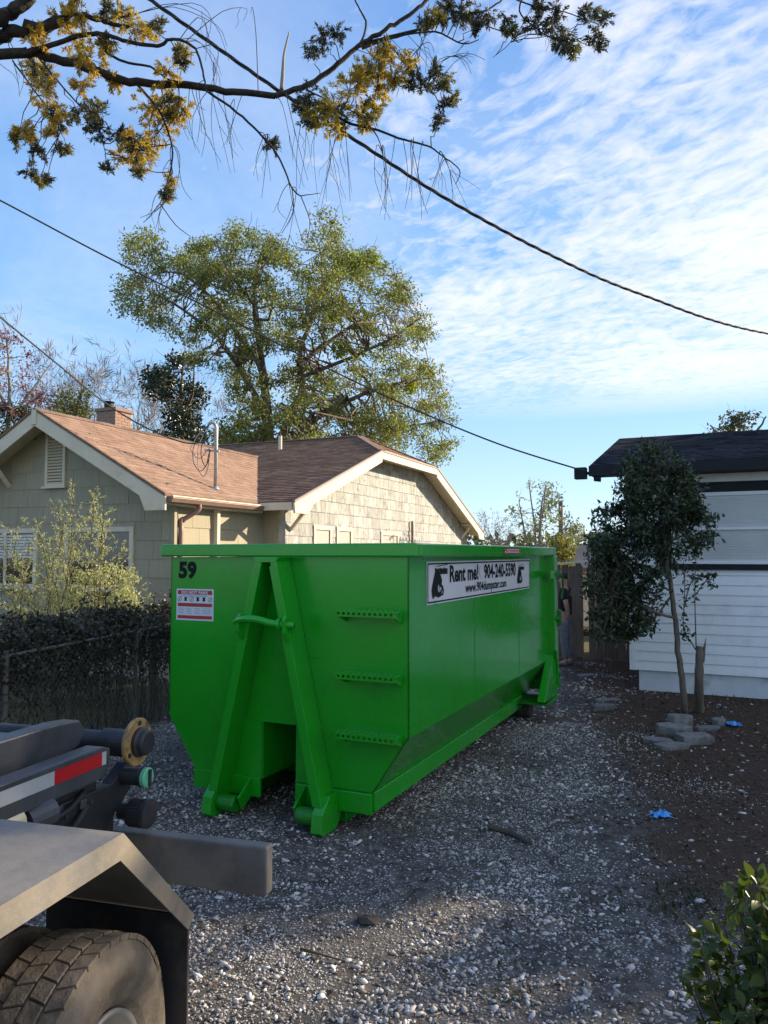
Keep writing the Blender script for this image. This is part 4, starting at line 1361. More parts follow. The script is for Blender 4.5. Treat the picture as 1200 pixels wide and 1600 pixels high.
def slope_poly(poly, nrm_up, course, tab, mat, name, par, seed):
    """shingled roof plane of any convex outline; poly[0]->poly[1] is the eave"""
    p = [np.array(q, float) for q in poly]
    u = (p[1] - p[0]) / np.linalg.norm(p[1] - p[0])
    n = np.cross(p[1] - p[0], p[-1] - p[0])
    n /= np.linalg.norm(n)
    if n[2] < 0:
        n = -n
    v = np.cross(n, u)
    if v[2] < 0:
        v = -v
    P2 = [(np.dot(q - p[0], u), np.dot(q - p[0], v)) for q in p]
    rg = random.Random(seed)
    mb = MB()
    m = len(p)
    mb.add(p + [q - n * 0.05 for q in p], [tuple(range(m)), tuple(range(2 * m - 1, m - 1, -1))] + [(i, i + m, (i + 1) % m + m, (i + 1) % m) for i in range(m)])
    hmax = max(q[1] for q in P2)

    def span(h):
        xs = []
        for i in range(m):
            (x1, y1), (x2, y2) = P2[i], P2[(i + 1) % m]
            if abs(y2 - y1) < 1e-9:
                continue
            t = (h - y1) / (y2 - y1)
            if -1e-6 <= t <= 1 + 1e-6:
                xs.append(x1 + (x2 - x1) * t)
        return (min(xs), max(xs)) if xs else (0, 0)
    k = max(1, round(hmax / course))
    for i in range(k):
        h0, h1 = hmax * i / k, min(hmax * (i + 1.12) / k, hmax)
        lo, hi = span(h0 + 1e-5), span(h1 - 1e-5)
        s = lo[0] - rg.uniform(0, tab)
        while s < lo[1]:
            wdt = tab * rg.uniform(0.6, 1.2)
            a, b = max(s, lo[0]), min(s + wdt, lo[1])
            s += wdt
            if b - a < 0.01:
                continue
            ta = hi[0] if a == lo[0] else min(max(a, hi[0]), hi[1])
            tb = hi[1] if b == lo[1] else min(max(b, hi[0]), hi[1])
            th = 0.013 + rg.uniform(0, 0.007)
            A = p[0] + u * a + v * h0
            B = p[0] + u * b + v * h0
            C = p[0] + u * tb + v * h1
            D_ = p[0] + u * ta + v * h1
            mb.add([A + n * th, B + n * th, C + n * 0.003, D_ + n * 0.003, A + n * 0.001, B + n * 0.001], [(0, 1, 2, 3), (4, 5, 1, 0)])
    return mb.build(name, mat, par)


slope_poly([(XL, Y0, E2), (XO, Y0, E2), (XO, YC0, ZCL), (RXH, YR, ZR), (XL, YR, ZR)], None, 0.14, 0.3, M['roof_brown'], 'roof', house, 21)
slope_poly([(XO, Y1, E2b), (XL, Y1, E2b), (XL, YR, ZR), (RXH, YR, ZR), (XO, YC1, ZCL)], None, 0.14, 0.3, M['roof_brown'], 'roof', house, 22)
slope_poly([(XO, YC0, ZCL), (XO, YC1, ZCL), (RXH, YR, ZR)], None, 0.14, 0.3, M['roof_brown'], 'roof', house, 23)
for (p, q) in (((XL, YR, ZR + 0.012), (RXH, YR, ZR + 0.012)), ((RXH, YR, ZR + 0.012), (XO, YC0, ZCL + 0.012)), ((RXH, YR, ZR + 0.012), (XO, YC1, ZCL + 0.012))):
    MB().beam(p, q, 0.18, 0.03).build('ridge_cap', M['roof_tan'], house, 0.01)
# gable wall of the rear wing
tw = lambda y: min(E2 + k2 * (y - Y0), ZCL, E2b + k2 * (Y1 - y)) - 0.09
wg = MB().prism([(2.75, 0), (15.1, 0), (15.1, tw(15.1)), (YC1, tw(YC1)), (YC0, tw(YC0)), (2.75, tw(2.75))], 'x', XW - 0.14, XW).build('gable_wall', M['shake'], house)
wl2 = MB().box(-0.138, XW - 0.141, 2.751, 2.89, 0, E2 + 0.02).build('front_wall', M['panel_shingle'], house)
wins2 = [(3.90, 4.74, 1.45, 2.70), (4.98, 5.80, 1.45, 2.70), (7.50, 8.70, 1.45, 2.66)]
c3_ = cladding(wg, 'shingle', (2.75, 15.1), (2.20, 4.52), 0.262, (0.17, 0.34), tw, wins2, M['shake'], 'x', XW + 0.001, 1, 9, lap=0.014)
for (y0_, y1_, z0_, z1_) in wins2:
    wm = MB()
    t = 0.09
    for (a, b, c, d) in ((y0_, y1_, z1_ - t, z1_), (y0_, y0_ + t, z0_, z1_ - t), (y1_ - t, y1_, z0_, z1_ - t), (y0_, y1_, z0_ - t, z0_)):
        wm.box(XW - 0.02, XW + 0.04, a, b, c, d)
    wo_ = wm.build('window', M['cream_trim'], house, 0.004)
    MB().box(XW + 0.005, XW + 0.012, y0_ + t, y1_ - t, z0_, z1_ - t).build('pane', M['pale_pane'], wo_)
    MB().box(XW + 0.006, XW + 0.03, y0_ + t, y1_ - t, 2.05, 2.09).build('mullion', M['cream_trim'], wo_)
# bargeboards, clipped eave board, soffits, knee braces
def board(pts, par, name='bargeboard', mat='cream_trim', x0=XO - 0.035, x1=XO + 0.012):
    return MB().prism(pts, 'x', x0, x1).build(name, M[mat], par, 0.004)
board([(Y0 - 0.02, E2 - 0.03), (YC0, ZCL - 0.03), (YC0, ZCL - 0.28), (Y0 + 0.72, E2 - 0.02), (Y0 + 0.55, E2 - 0.22), (Y0 + 0.02, E2 - 0.22)], house)
board([(Y1 + 0.02, E2b - 0.03), (YC1, ZCL - 0.03), (YC1, ZCL - 0.28), (Y1 - 0.72, E2b - 0.02), (Y1 - 0.55, E2b - 0.22), (Y1 - 0.02, E2b - 0.22)], house)
board([(YC0 + 0.002, ZCL - 0.03), (YC1 - 0.002, ZCL - 0.03), (YC1 - 0.002, ZCL - 0.2), (YC0 + 0.002, ZCL - 0.2)], house, 'clipped_eave_board')
for (ya, za, yb, zb_) in ((Y0 - 0.03, E2 + 0.0, YC0, ZCL + 0.0), (Y1 + 0.03, E2b + 0.0, YC1, ZCL + 0.0), (YC0 + 0.004, ZCL, YC1 - 0.004, ZCL)):
    MB().prism([(ya, za + 0.02), (yb, zb_ + 0.02), (yb, zb_ - 0.028), (ya, za - 0.028)], 'x', XO - 0.03, XO + 0.03).build('drip_edge', M['gutter_brown'], house)
def soffit_strip(ya, za, yb, zb_):
    n_ = max(2, int(math.hypot(yb - ya, zb_ - za) / 0.11))
    s = MB()
    for i in range(n_):
        t0, t1 = i / n_, (i + 0.88) / n_
        s.prism([(ya + (yb - ya) * t0, za + (zb_ - za) * t0), (ya + (yb - ya) * t1, za + (zb_ - za) * t1), (ya + (yb - ya) * t1, za + (zb_ - za) * t1 + 0.02), (ya + (yb - ya) * t0, za + (zb_ - za) * t0 + 0.02)], 'x', XW + 0.02, XO - 0.036)
    return s
for q in ((Y0 + 0.1, E2 - 0.09, YC0, ZCL - 0.12), (YC0, ZCL - 0.12, YC1, ZCL - 0.12), (YC1, ZCL - 0.12, Y1 - 0.1, E2b - 0.09)):
    s = soffit_strip(*q)
    so = s.build('soffit', M['cream_trim'], house)
    so['kind'] = 'stuff'
for y, z in ((2.95, 3.02), (14.4, E2b + 0.25)):
    kb = MB().beam((XO - 0.06, y, z), (XW + 0.02, y, z - 0.45), 0.07, 0.07).build('knee_brace', M['cream_trim'], house, 0.004)
    MB().beam((XO - 0.04, y, z + 0.01), (XW + 0.02, y, z + 0.01), 0.07, 0.07).build('brace_arm', M['cream_trim'], kb, 0.004)
MB().box(XL, XO - 0.05, Y0 - 0.03, Y0 - 0.004, E2 - 0.16, E2 - 0.015).build('fascia', M['cream_trim'], house)
MB().box(XL, XO - 0.05, Y0, 2.75, E2 - 0.14, E2 - 0.125).build('soffit', M['cream_trim'], house)
MB().tube([(-2.4, 7.4, 4.8), (-2.4, 7.4, 5.28)], 0.05, 12).build('vent_pipe', M['cream_trim'], house)
vp = MB().tube([(XW + 0.08, 9.6, 2.0), (XW + 0.08, 9.6, 2.95), (XW + 0.07, 9.63, 3.0)], 0.035, 10).build('wall_pipe', M['gutter_brown'], house)

# ------------------------------------------------------------------ white house on the right
W_TH = R(25)
RO = G(999, 1078)
whouse = empty('white_house', RO, -W_TH)
tag(whouse, 'white lap-sided house with black trim and dark shingle roof', 'house')
LX = 9.0
WD = 6.0
SKZ = 0.33
MB().box(0.0, LX, 0.0, WD, 0, SKZ - 0.003).build('foundation', M['skirt'], whouse)
EV = 3.30
wcore = MB().box(-0.10, LX, -0.02, WD, SKZ, EV).build('wall', M['white_siding'], whouse)
bd = 0.1465
nb = int((EV - SKZ) / bd)
for i in range(nb):
    z = SKZ - 0.015 + i * bd
    xr = LX if z + bd < 1.90 else 0.325
    prof_ = [(-0.021, z), (-0.045, z), (-0.030, z + bd + 0.012), (-0.021, z + bd + 0.012)]
    if z + bd + 0.012 > 1.86 and z < 1.86:
        prof_ = [(-0.021, z), (-0.045, z), (-0.031, 1.855), (-0.021, 1.855)]
        xr = LX
    MB().prism(prof_, 'x', -0.10, xr).build('siding_board', M['white_siding'], wcore)
    if xr < 1:
        continue
MB().box(-0.13, -0.101, -0.06, 0.08, SKZ - 0.02, EV).build('corner_board', M['white_siding'], whouse, 0.004)
MB().box(-0.10, -0.03, -0.062, -0.047, SKZ - 0.02, EV).build('corner_board', M['white_siding'], whouse, 0.004)
# black banding, window with blinds
tr_ = MB()
for (a, b, c, d) in ((0.33, 8.2, 3.02, 3.17), (0.33, 8.2, 1.86, 1.945), (0.33, 0.51, 1.945, 3.02)):
    tr_.box(a, b, -0.075, -0.0215, c, d)
wn = tr_.build('window', M['black_trim'], whouse, 0.004)
pf = MB()
xs_ = [0.51, 2.15, 3.79, 5.43, 7.07, 8.2]
for i, (xa, xb) in enumerate(zip(xs_[:-1], xs_[1:])):
    f_ = MB()
    for (a, b, c, d) in ((xa + 0.004, xb - 0.004, 2.965, 3.018), (xa + 0.004, xb - 0.004, 1.947, 1.985), (xa + 0.004, xa + 0.04, 1.985, 2.965), (xb - 0.04, xb - 0.004, 1.985, 2.965), (xa + 0.04, xb - 0.04, 2.455, 2.485)):
        f_.box(a, b, -0.062, -0.022, c, d)
    fo = f_.build('sash', M['white_siding'], wn)
    bl_ = MB()
    for k in range(24):
        z = 2.0 + k * 0.04
        bl_.beam((xa + 0.045, -0.027, z), (xb - 0.045, -0.027, z), 0.008, 0.036, (0, -0.35, 0.93))
    bo = bl_.build('blind', M['blind'], fo)
    bo['kind'] = 'stuff'
MB().box(0.325, LX, -0.04, -0.0215, 3.172, EV - 0.002).build('frieze_board', M['white_siding'], whouse)
MB().box(8.2, LX, -0.0450, -0.0215, 1.86, 3.17).build('wall_panel', M['white_siding'], whouse)
# roof
ex0, ex1 = -0.62, LX + 0.6
ey0, ey1 = -0.42, WD + 0.42
rz = 4.36
ez = 3.46
slope_poly([(ex0, ey0, ez), (ex1, ey0, ez), (ex1, WD / 2, rz), (ex0, WD / 2, rz)], None, 0.14, 0.32, M['roof_black'], 'roof', whouse, 31)
slope_poly([(ex1, ey1, ez), (ex0, ey1, ez), (ex0, WD / 2, rz), (ex1, WD / 2, rz)], None, 0.14, 0.32, M['roof_black'], 'roof', whouse, 32)
MB().box(ex0 - 0.02, ex1, ey0 - 0.03, ey0 - 0.004, ez - 0.165, ez - 0.004).build('fascia', M['black_trim'], whouse, 0.004)
MB().box(ex0, ex1, ey0, -0.06, ez - 0.155, ez - 0.145).build('soffit', M['black_trim'], whouse)
for (ya, yb) in ((ey0, WD / 2), (ey1, WD / 2)):
    MB().prism([(ya, ez - 0.003), (yb, rz - 0.003), (yb, rz - 0.16), (ya, ez - 0.16)], 'x', ex0 - 0.018, ex0 + 0.012).build('bargeboard', M['black_trim'], whouse, 0.003)
MB().prism([(0.0, EV), (WD, EV), (WD / 2, rz - 0.12)], 'x', -0.09, 0.0).build('gable_panel', M['white_siding'], whouse)
jb = MB().box(ex0 - 0.24, ex0 - 0.06, ey0 - 0.05, ey0 + 0.10, ez - 0.20, ez - 0.02).build('junction_box', M['black_trim'], whouse, 0.008)
MB().tube([(ex0 - 0.06, ey0 + 0.02, ez - 0.11), (ex0 + 0.05, ey0 + 0.02, ez - 0.12)], 0.025, 8).build('box_arm', M['black_trim'], jb)
MB().lathe([(-0.05, 0.04), (0.05, 0.055)], (ex0 + 0.10, ey0 + 0.03, ez - 0.20), 'x', 14).build('flood_lamp', M['black_trim'], jb)

# ------------------------------------------------------------------ wooden fence at the back
FO = G(870, 1027)
fence = empty('board_fence', FO, -W_TH)
tag(fence, 'weathered dark plank fence across the end of the driveway', 'fence')
bm_ = MB().box(0, 0.138, -0.01, 0.012, 0.03, 1.86).mesh('plank', M['fence_wood'])
x = -2.6
while x < 2.35:
    if not (0.50 < x < 0.62):
        o = link('plank', bm_, fence)
        o.location = (x, random.uniform(-0.006, 0.006), random.uniform(-0.03, 0.02))
        o.rotation_euler = (0, random.uniform(-0.008, 0.008), 0)
        x += 0.143
    else:
        x += 0.10
for z in (0.45, 1.45):
    MB().box(-2.6, 2.4, 0.02, 0.06, z, z + 0.09).build('rail', M['fence_wood'], fence)
for x in (-2.5, -0.6, 0.44, 2.3):
    MB().box(x - 0.045, x + 0.045, 0.061, 0.15, 0.0, 1.9).build('post', M['fence_wood'], fence)
MB().beam((-0.9, -0.06, 1.80), (0.9, -0.05, 1.98), 0.03, 0.04).build('top_strip', M['cream_trim'], fence)

# shed behind the fence
SO = P(905, 1000, 21.0)
shed = empty('shed', (SO[0], 21.0, 0), -W_TH)
tag(shed, 'small shed with grey roof and orange wall behind the plank fence', 'shed')
MB().box(-1.2, 3.0, 0, 3.0, 0, 1.75).build('wall', M['shed_wall'], shed)
MB().prism([(-0.3, 1.72), (1.5, 2.35), (3.3, 1.72), (3.3, 1.66), (1.5, 2.29), (-0.3, 1.66)], 'x', -1.5, 3.3).build('roof', M['shed_roof'], shed)
MB().box(-0.2, 0.7, -0.03, -0.002, 0.1, 1.6).build('door', M['cream_trim'], shed)

# poles
M['pole_wood'] = pmat('pole_wood', (0.10, 0.08, 0.065), (0.18, 0.15, 0.12), 6, 0.9, 0.3, 30, stretch=(4, 4, 0.4))
def pole(u, vtop, Y, r, label, arm=True, mat='pole_wood'):
    b0 = P(u, vtop, Y)
    o = empty('utility_pole', (b0[0], Y, 0))
    tag(o, label, 'pole')
    MB().tube([(0, 0, 0), (0, 0, b0[2])], [r * 1.25, r], 10).build('shaft', M[mat], o, smooth=True)
    if arm:
        MB().box(-0.45, 0.45, -0.05, 0.05, b0[2] - 0.55, b0[2] - 0.45).build('crossarm', M[mat], o)
    else:
        MB().box(-0.55, 0.02, -0.03, 0.03, b0[2] - 0.06, b0[2]).build('lamp_arm', M[mat], o)
    return o
pole(876, 783, 34.0, 0.10, 'slim dark utility pole rising out of the pale bamboo', arm=False)
pole(915, 838, 30.0, 0.06, 'thin grey lamp post beyond the plank fence', arm=False, mat='galv')
# ------------------------------------------------------------------ foliage materials
M['leaf_big'] = leafmat('leaf_big_tree', (0.07, 0.105, 0.03), (0.21, 0.235, 0.075), (0.28, 0.27, 0.065), 0.42)
M['leaf_dark'] = leafmat('leaf_evergreen', (0.012, 0.026, 0.012), (0.035, 0.055, 0.022), None, 0.15, 0.35, 0.5)
M['leaf_small_tree'] = leafmat('leaf_small_tree', (0.016, 0.032, 0.016), (0.055, 0.08, 0.03), (0.028, 0.05, 0.022), 0.25, 0.35, 0.5)
M['leaf_far'] = leafmat('leaf_far', (0.03, 0.045, 0.02), (0.07, 0.085, 0.035), (0.10, 0.10, 0.04), 0.25)
M['leaf_red'] = leafmat('leaf_red', (0.20, 0.05, 0.06), (0.36, 0.15, 0.15), (0.30, 0.10, 0.12), 0.35)
M['leaf_pale'] = leafmat('leaf_pale', (0.13, 0.16, 0.085), (0.30, 0.31, 0.19), None, 0.4)
M['leaf_yellow'] = leafmat('leaf_yellow_green', (0.12, 0.13, 0.03), (0.22, 0.205, 0.06), None, 0.35)
M['leaf_shrub'] = leafmat('leaf_feathery', (0.34, 0.34, 0.16), (0.62, 0.59, 0.36), None, 0.4)
M['leaf_hedge'] = leafmat('leaf_hedge', (0.02, 0.022, 0.015), (0.085, 0.078, 0.055), (0.05, 0.044, 0.03), 0.15, 0.45, 0.4)
M['leaf_bush'] = leafmat('leaf_bush', (0.02, 0.042, 0.012), (0.07, 0.10, 0.02), (0.10, 0.12, 0.025), 0.3, 0.4, 0.3)
M['needle_gold'] = leafmat('needle_gold', (0.42, 0.25, 0.035), (0.66, 0.44, 0.09), (0.36, 0.28, 0.06), 0.45)
M['needle_dark'] = leafmat('needle_dark', (0.045, 0.046, 0.035), (0.11, 0.10, 0.07), (0.07, 0.075, 0.06), 0.25)
M['leaf_weed'] = leafmat('leaf_weed', (0.03, 0.04, 0.016), (0.075, 0.08, 0.035), None, 0.2)
M['grass'] = leafmat('grass_blade', (0.06, 0.065, 0.02), (0.17, 0.15, 0.07), None, 0.2)
M['dry_leaf'] = leafmat('dry_leaf', (0.035, 0.022, 0.014), (0.12, 0.075, 0.045), None, 0.1)


def px_tree(name, label, limbs, poly, Y, depth, nclump, crad, nleaf, lsize, mat, bark='bark', cat='tree', extra=None, lw=0.5, droop=0.15, group=None, base=None, rmin=0.02, twr=0.02, gaps=None, hang=0.0):
    """tree whose main limbs and crown outline are read from the photograph at its distance Y (m)"""
    k = Y / F
    root_p = P(limbs[0][0][0][0], limbs[0][0][0][1], Y) if base is None else np.array(base, float)
    root = empty(name, (root_p[0], root_p[1], 0))
    off = np.array([root_p[0], root_p[1], 0])
    tag(root, label, cat, group)
    mb = MB()
    nodes = []
    trunk_done = False
    for (pts, r0, r1, dz) in limbs:
        W = []
        for i, (u, v) in enumerate(pts):
            t = i / max(1, len(pts) - 1)
            W.append(P(u, v, Y) + np.array([0, dz * t, 0]))
        if not trunk_done:
            W = [np.array([root_p[0], root_p[1], -0.05])] + W
            trunk_done = True
        W = smooth_path(W, 4)
        W[1:-1] += rng.normal(size=(len(W) - 2, 3)) * r1 * 0.5
        rad = np.linspace(r0, r1, len(W))
        mb.tube(W - off, rad, 8, cap=False)
        nodes += [(p, r) for p, r in zip(W[2:], rad[2:])]
    NP = np.array([p for p, _ in nodes])
    cl = []
    us, vs_ = [p[0] for p in poly], [p[1] for p in poly]
    tries = 0
    while len(cl) < nclump and tries < 20000:
        tries += 1
        u, v = random.uniform(min(us), max(us)), random.uniform(min(vs_), max(vs_))
        if not inside(poly, u, v):
            continue
        if gaps and any((u - g_[0]) ** 2 + (v - g_[1]) ** 2 < g_[2] ** 2 for g_ in gaps):
            continue
        c = P(u, v, Y + max(-depth, min(depth, random.gauss(0, depth * 0.5))))
        cl.append(c)
    C_ = []
    for c in cl:
        d = np.linalg.norm(NP - c + np.array([0, 0, 0.3 * 0]), axis=1)
        j = int(np.argmin(d))
        L = d[j]
        amp = 0.06 * L
        path = wob(NP[j], c, 6, amp)
        r_ = min(nodes[j][1] * 0.6, twr * (0.5 + L * 0.35))
        mb.tube(path - off, np.linspace(r_, rmin * 0.4, 6), 4, cap=False)
        cr = crad * random.uniform(0.55, 1.35)
        n = int(nleaf * (cr / crad) ** 2 * random.uniform(0.6, 1.2))
        for q in range(3):
            e = c + rng.normal(size=3) * cr * 0.6
            mb.tube(wob(c, e, 4, cr * 0.08) - off, np.linspace(rmin * 0.5, rmin * 0.2, 4), 3, cap=False)
        C_.append(ball(c, cr, n, (1.1, 1.1, 0.75), 0.6))
    mb.build('trunk', M[bark], root, smooth=True)
    if C_:
        C_ = np.concatenate(C_)
        leaves('crown', C_ - off, lsize, lsize * lw, mat, root, droop=droop, up=0.6)
    return root, cl


def L_(pts, r0, r1, dz=0.0):
    return [pts, r0, r1, dz]


# the big broad-leaved tree behind the bungalow
bt_poly = [(186, 490), (183, 455), (205, 425), (195, 375), (235, 362), (290, 385), (335, 370), (385, 345), (425, 348), (455, 385), (472, 345), (500, 332), (530, 350), (570, 368),
           (598, 405), (625, 435), (655, 475), (668, 520), (660, 560), (690, 600), (708, 640), (712, 690), (690, 720), (560, 690), (520, 700), (350, 715), (340, 690), (370, 650), (350, 600), (300, 565), (255, 530), (225, 500)]
big, _ = px_tree('broadleaf_tree', 'tall broad-leaved tree with airy yellow-green crown behind the bungalow',
        [L_([(428, 860), (424, 740), (418, 650), (408, 560), (398, 480), (404, 410), (420, 370)], 0.286, 0.035),
         L_([(424, 720), (450, 655), (470, 600), (466, 540), (490, 470), (500, 420), (496, 370)], 0.177, 0.028, 1.5),
         L_([(426, 730), (480, 670), (545, 635), (610, 615), (665, 610)], 0.150, 0.021, -2),
         L_([(420, 660), (385, 590), (345, 535), (300, 500), (240, 470)], 0.136, 0.021, -1.5),
         L_([(412, 580), (370, 520), (320, 450), (265, 405), (225, 395)], 0.109, 0.021, 2),
         L_([(466, 570), (520, 520), (570, 480), (625, 455)], 0.109, 0.021, 2),
         L_([(426, 740), (520, 700), (600, 670), (690, 650)], 0.122, 0.021, 1),
         L_([(470, 590), (540, 570), (610, 545), (655, 520)], 0.095, 0.021, -2),
         L_([(492, 460), (530, 410), (515, 350)], 0.068, 0.014, 0),
         L_([(400, 480), (360, 430), (345, 385)], 0.068, 0.014, -1)],
        bt_poly, 28.0, 5.0, 560, 0.48, 150, 0.125, M['leaf_big'], 'bark', rmin=0.03, twr=0.06, droop=0.25,
        gaps=[(458, 375, 20), (250, 440, 20), (440, 430, 16), (545, 450, 16), (300, 470, 18), (330, 610, 32), (350, 540, 22), (230, 410, 12), (600, 500, 14), (480, 520, 14), (420, 560, 16), (640, 640, 14), (380, 400, 12), (560, 620, 14)])
# brighter mistletoe-like tufts in the crown
tuf = np.concatenate([ball(P(u, v, 26.5), r * 26.5 / F, n) for (u, v, r, n) in ((557, 412, 18, 260), (532, 545, 16, 220), (520, 495, 10, 120), (640, 600, 15, 160), (585, 405, 10, 90))])
leaves('mistletoe', tuf - np.array(big.location), 0.2, 0.08, leafmat('leaf_mistletoe', (0.22, 0.28, 0.02), (0.36, 0.40, 0.04), None, 0.35), big)

# darker evergreen and thin trees left of it
px_tree('evergreen_tree', 'dark small-leaved evergreen tree between bare trees and the big tree',
        [L_([(285, 860), (284, 700), (282, 630), (286, 570)], 0.16, 0.04), L_([(284, 680), (262, 640), (240, 600)], 0.08, 0.02, 1), L_([(284, 660), (305, 620), (312, 580)], 0.08, 0.02, -1)],
        [(230, 590), (255, 565), (300, 552), (318, 600), (310, 640), (325, 700), (240, 715), (255, 650)], 33.0, 2.5, 60, 0.55, 85, 0.22, M['leaf_dark'], 'bark', rmin=0.03, twr=0.04)
px_tree('yellow_tree', 'yellowish leafy tree behind the left end of the bungalow roof',
        [L_([(112, 860), (112, 720), (115, 640)], 0.14, 0.04)], [(88, 625), (110, 605), (138, 608), (148, 660), (80, 660)], 34.0, 1.5, 22, 0.5, 70, 0.2, M['leaf_yellow'], rmin=0.03)
px_tree('maple_tree', 'reddish pink budding tree beyond the left end of the roof',
        [L_([(10, 860), (12, 680), (15, 600), (10, 530)], 0.15, 0.03), L_([(12, 660), (45, 600), (62, 560)], 0.07, 0.02, 1), L_([(12, 640), (-25, 580), (-45, 540)], 0.08, 0.02, 1), L_([(14, 650), (60, 630), (82, 620)], 0.05, 0.015, -1)],
        [(-60, 540), (-20, 500), (25, 512), (55, 560), (88, 605), (80, 635), (30, 650), (-60, 650)], 30.0, 2.5, 70, 0.45, 42, 0.13, M['leaf_red'], 'bark_grey', rmin=0.02, twr=0.03)
px_tree('low_tree', 'low olive green tree peeking over the far left roof slope',
        [L_([(20, 860), (20, 700), (22, 660)], 0.1, 0.03)], [(-20, 640), (15, 632), (48, 640), (50, 690), (-20, 700)], 29.0, 1.5, 22, 0.4, 70, 0.18, M['leaf_far'], rmin=0.02)
px_tree('low_tree', 'olive bushy tree low behind the service mast under the big tree',
        [L_([(345, 860), (345, 740), (350, 680)], 0.1, 0.03), L_([(350, 720), (395, 690), (425, 680)], 0.07, 0.02, 0)], [(325, 690), (350, 655), (400, 650), (430, 700), (420, 730), (320, 730)], 26.0, 1.5, 40, 0.42, 75, 0.17, M['leaf_big'], rmin=0.02)


def bare_tree(u, Y, h, label, spread=0.5, lev=5, r=0.15, mat='bark_grey', kids=2, group=None, L0=0.30):
    b0 = P(u, 900, Y)
    o = empty('bare_tree', (b0[0], Y, 0))
    tag(o, label, 'tree', group)
    mb, tips = MB(), []
    mb.tube([(0, 0, -0.05), (0.05, 0, h * 0.12), (0.0, 0.05, h * 0.22)], [r * 1.3, r * 1.1, r], 7, cap=False)
    for k in range(3):
        grow(mb, (0, 0.05, h * 0.22), (rng.normal() * 0.28, rng.normal() * 0.28, 1), h * L0, r * 0.8, lev, tips, 0.2, spread, kids, 0.28, 5, shrink=0.70)
    mb.build('trunk', M[mat], o, smooth=True)
    # fine twig haze at the branch tips
    tp = np.array([t[0] for t in tips])
    dr = np.array([t[1] for t in tips])
    n = len(tp)
    rep = 3
    c = np.repeat(tp, rep, 0) + rng.normal(size=(n * rep, 3)) * 0.06
    d = np.repeat(dr, rep, 0) + rng.normal(size=(n * rep, 3)) * 0.5
    leaves('twigs', c, h * 0.055, 0.03, M['twig_pale'], o, dirs=d)['kind'] = 'stuff'
    return o


M['twig_pale'] = pmat('twig_pale', (0.20, 0.16, 0.13), (0.30, 0.25, 0.21), 5, 0.9)
bare_tree(140, 38, 10.6, 'bare grey tree nearest the yellowish tree behind the chimney', group='bare winter trees')
bare_tree(185, 37, 12.3, 'tall bare tree rising straight behind the brick chimney', group='bare winter trees')
bare_tree(228, 39, 12.6, 'bare pale tree just beside the brick chimney, toward the evergreen', group='bare winter trees')
bare_tree(262, 36, 10.3, 'bare tree tangled with the dark evergreen', group='bare winter trees')
bare_tree(762, 48, 4.6, 'faint bare tree beyond the far end of the bungalow roof', r=0.1, lev=4)
bare_tree(785, 52, 4.0, 'small faint bare tree next to the pale bamboo-like thicket', r=0.08, lev=4)

# pale thin-stemmed thicket, yellow bush, treetop over the white house
px_tree('thicket', 'pale thin-stemmed leafy thicket behind the rear end of the dumpster',
        [L_([(838, 880), (835, 820), (826, 750)], 0.05, 0.015), L_([(842, 880), (850, 820), (862, 755)], 0.05, 0.015, 0.8), L_([(832, 880), (815, 830), (803, 785)], 0.04, 0.012, -0.8), L_([(846, 880), (875, 840), (898, 812)], 0.04, 0.012, 0.5), L_([(840, 880), (842, 800), (845, 770)], 0.04, 0.012, -0.5)],
        [(797, 800), (805, 775), (820, 765), (826, 740), (840, 775), (850, 752), (872, 752), (878, 790), (905, 815), (905, 862), (798, 872)], 22.0, 1.6, 60, 0.28, 26, 0.14, M['leaf_pale'], 'bark_grey', rmin=0.012, twr=0.012, lw=0.4, cat='thicket')
px_tree('yellow_bush', 'yellow-green bush showing above the plank fence beside the dumpster',
        [L_([(876, 930), (874, 890), (872, 850)], 0.04, 0.015)], [(858, 850), (872, 838), (890, 842), (892, 888), (862, 888)], 18.0, 0.6, 26, 0.22, 50, 0.11, M['leaf_yellow'], rmin=0.01, cat='bush')
px_tree('treetop', 'leafy treetop showing over the dark roof of the white house',
        [L_([(1155, 900), (1152, 760), (1155, 670)], 0.14, 0.04), L_([(1152, 720), (1130, 680), (1120, 660)], 0.06, 0.02, 0.5), L_([(1154, 710), (1175, 680), (1185, 655)], 0.06, 0.02, -0.5)],
        [(1112, 666), (1130, 650), (1150, 640), (1172, 640), (1192, 655), (1200, 720), (1105, 720)], 24.0, 1.2, 34, 0.32, 45, 0.15, M['leaf_far'], rmin=0.015, twr=0.02)

# far wood closing the horizon
n = 5200
fx = rng.uniform(-70, 75, n)
fy = 85 + rng.uniform(-6, 6, n)
hh = 2.6 + 1.6 * vnoise(fx * 0.22 + 3, fx * 0 + 1.5) + 0.9 * vnoise(fx * 0.8, fx * 0 + 7)
fc = np.stack([fx, fy, rng.random(n) ** 0.7 * hh], 1)
fw = leaves('far_wood', fc, 1.1, 0.7, M['leaf_far'], up=0.4)
tag(fw, 'distant low belt of trees along the horizon', 'wood', kind='stuff')

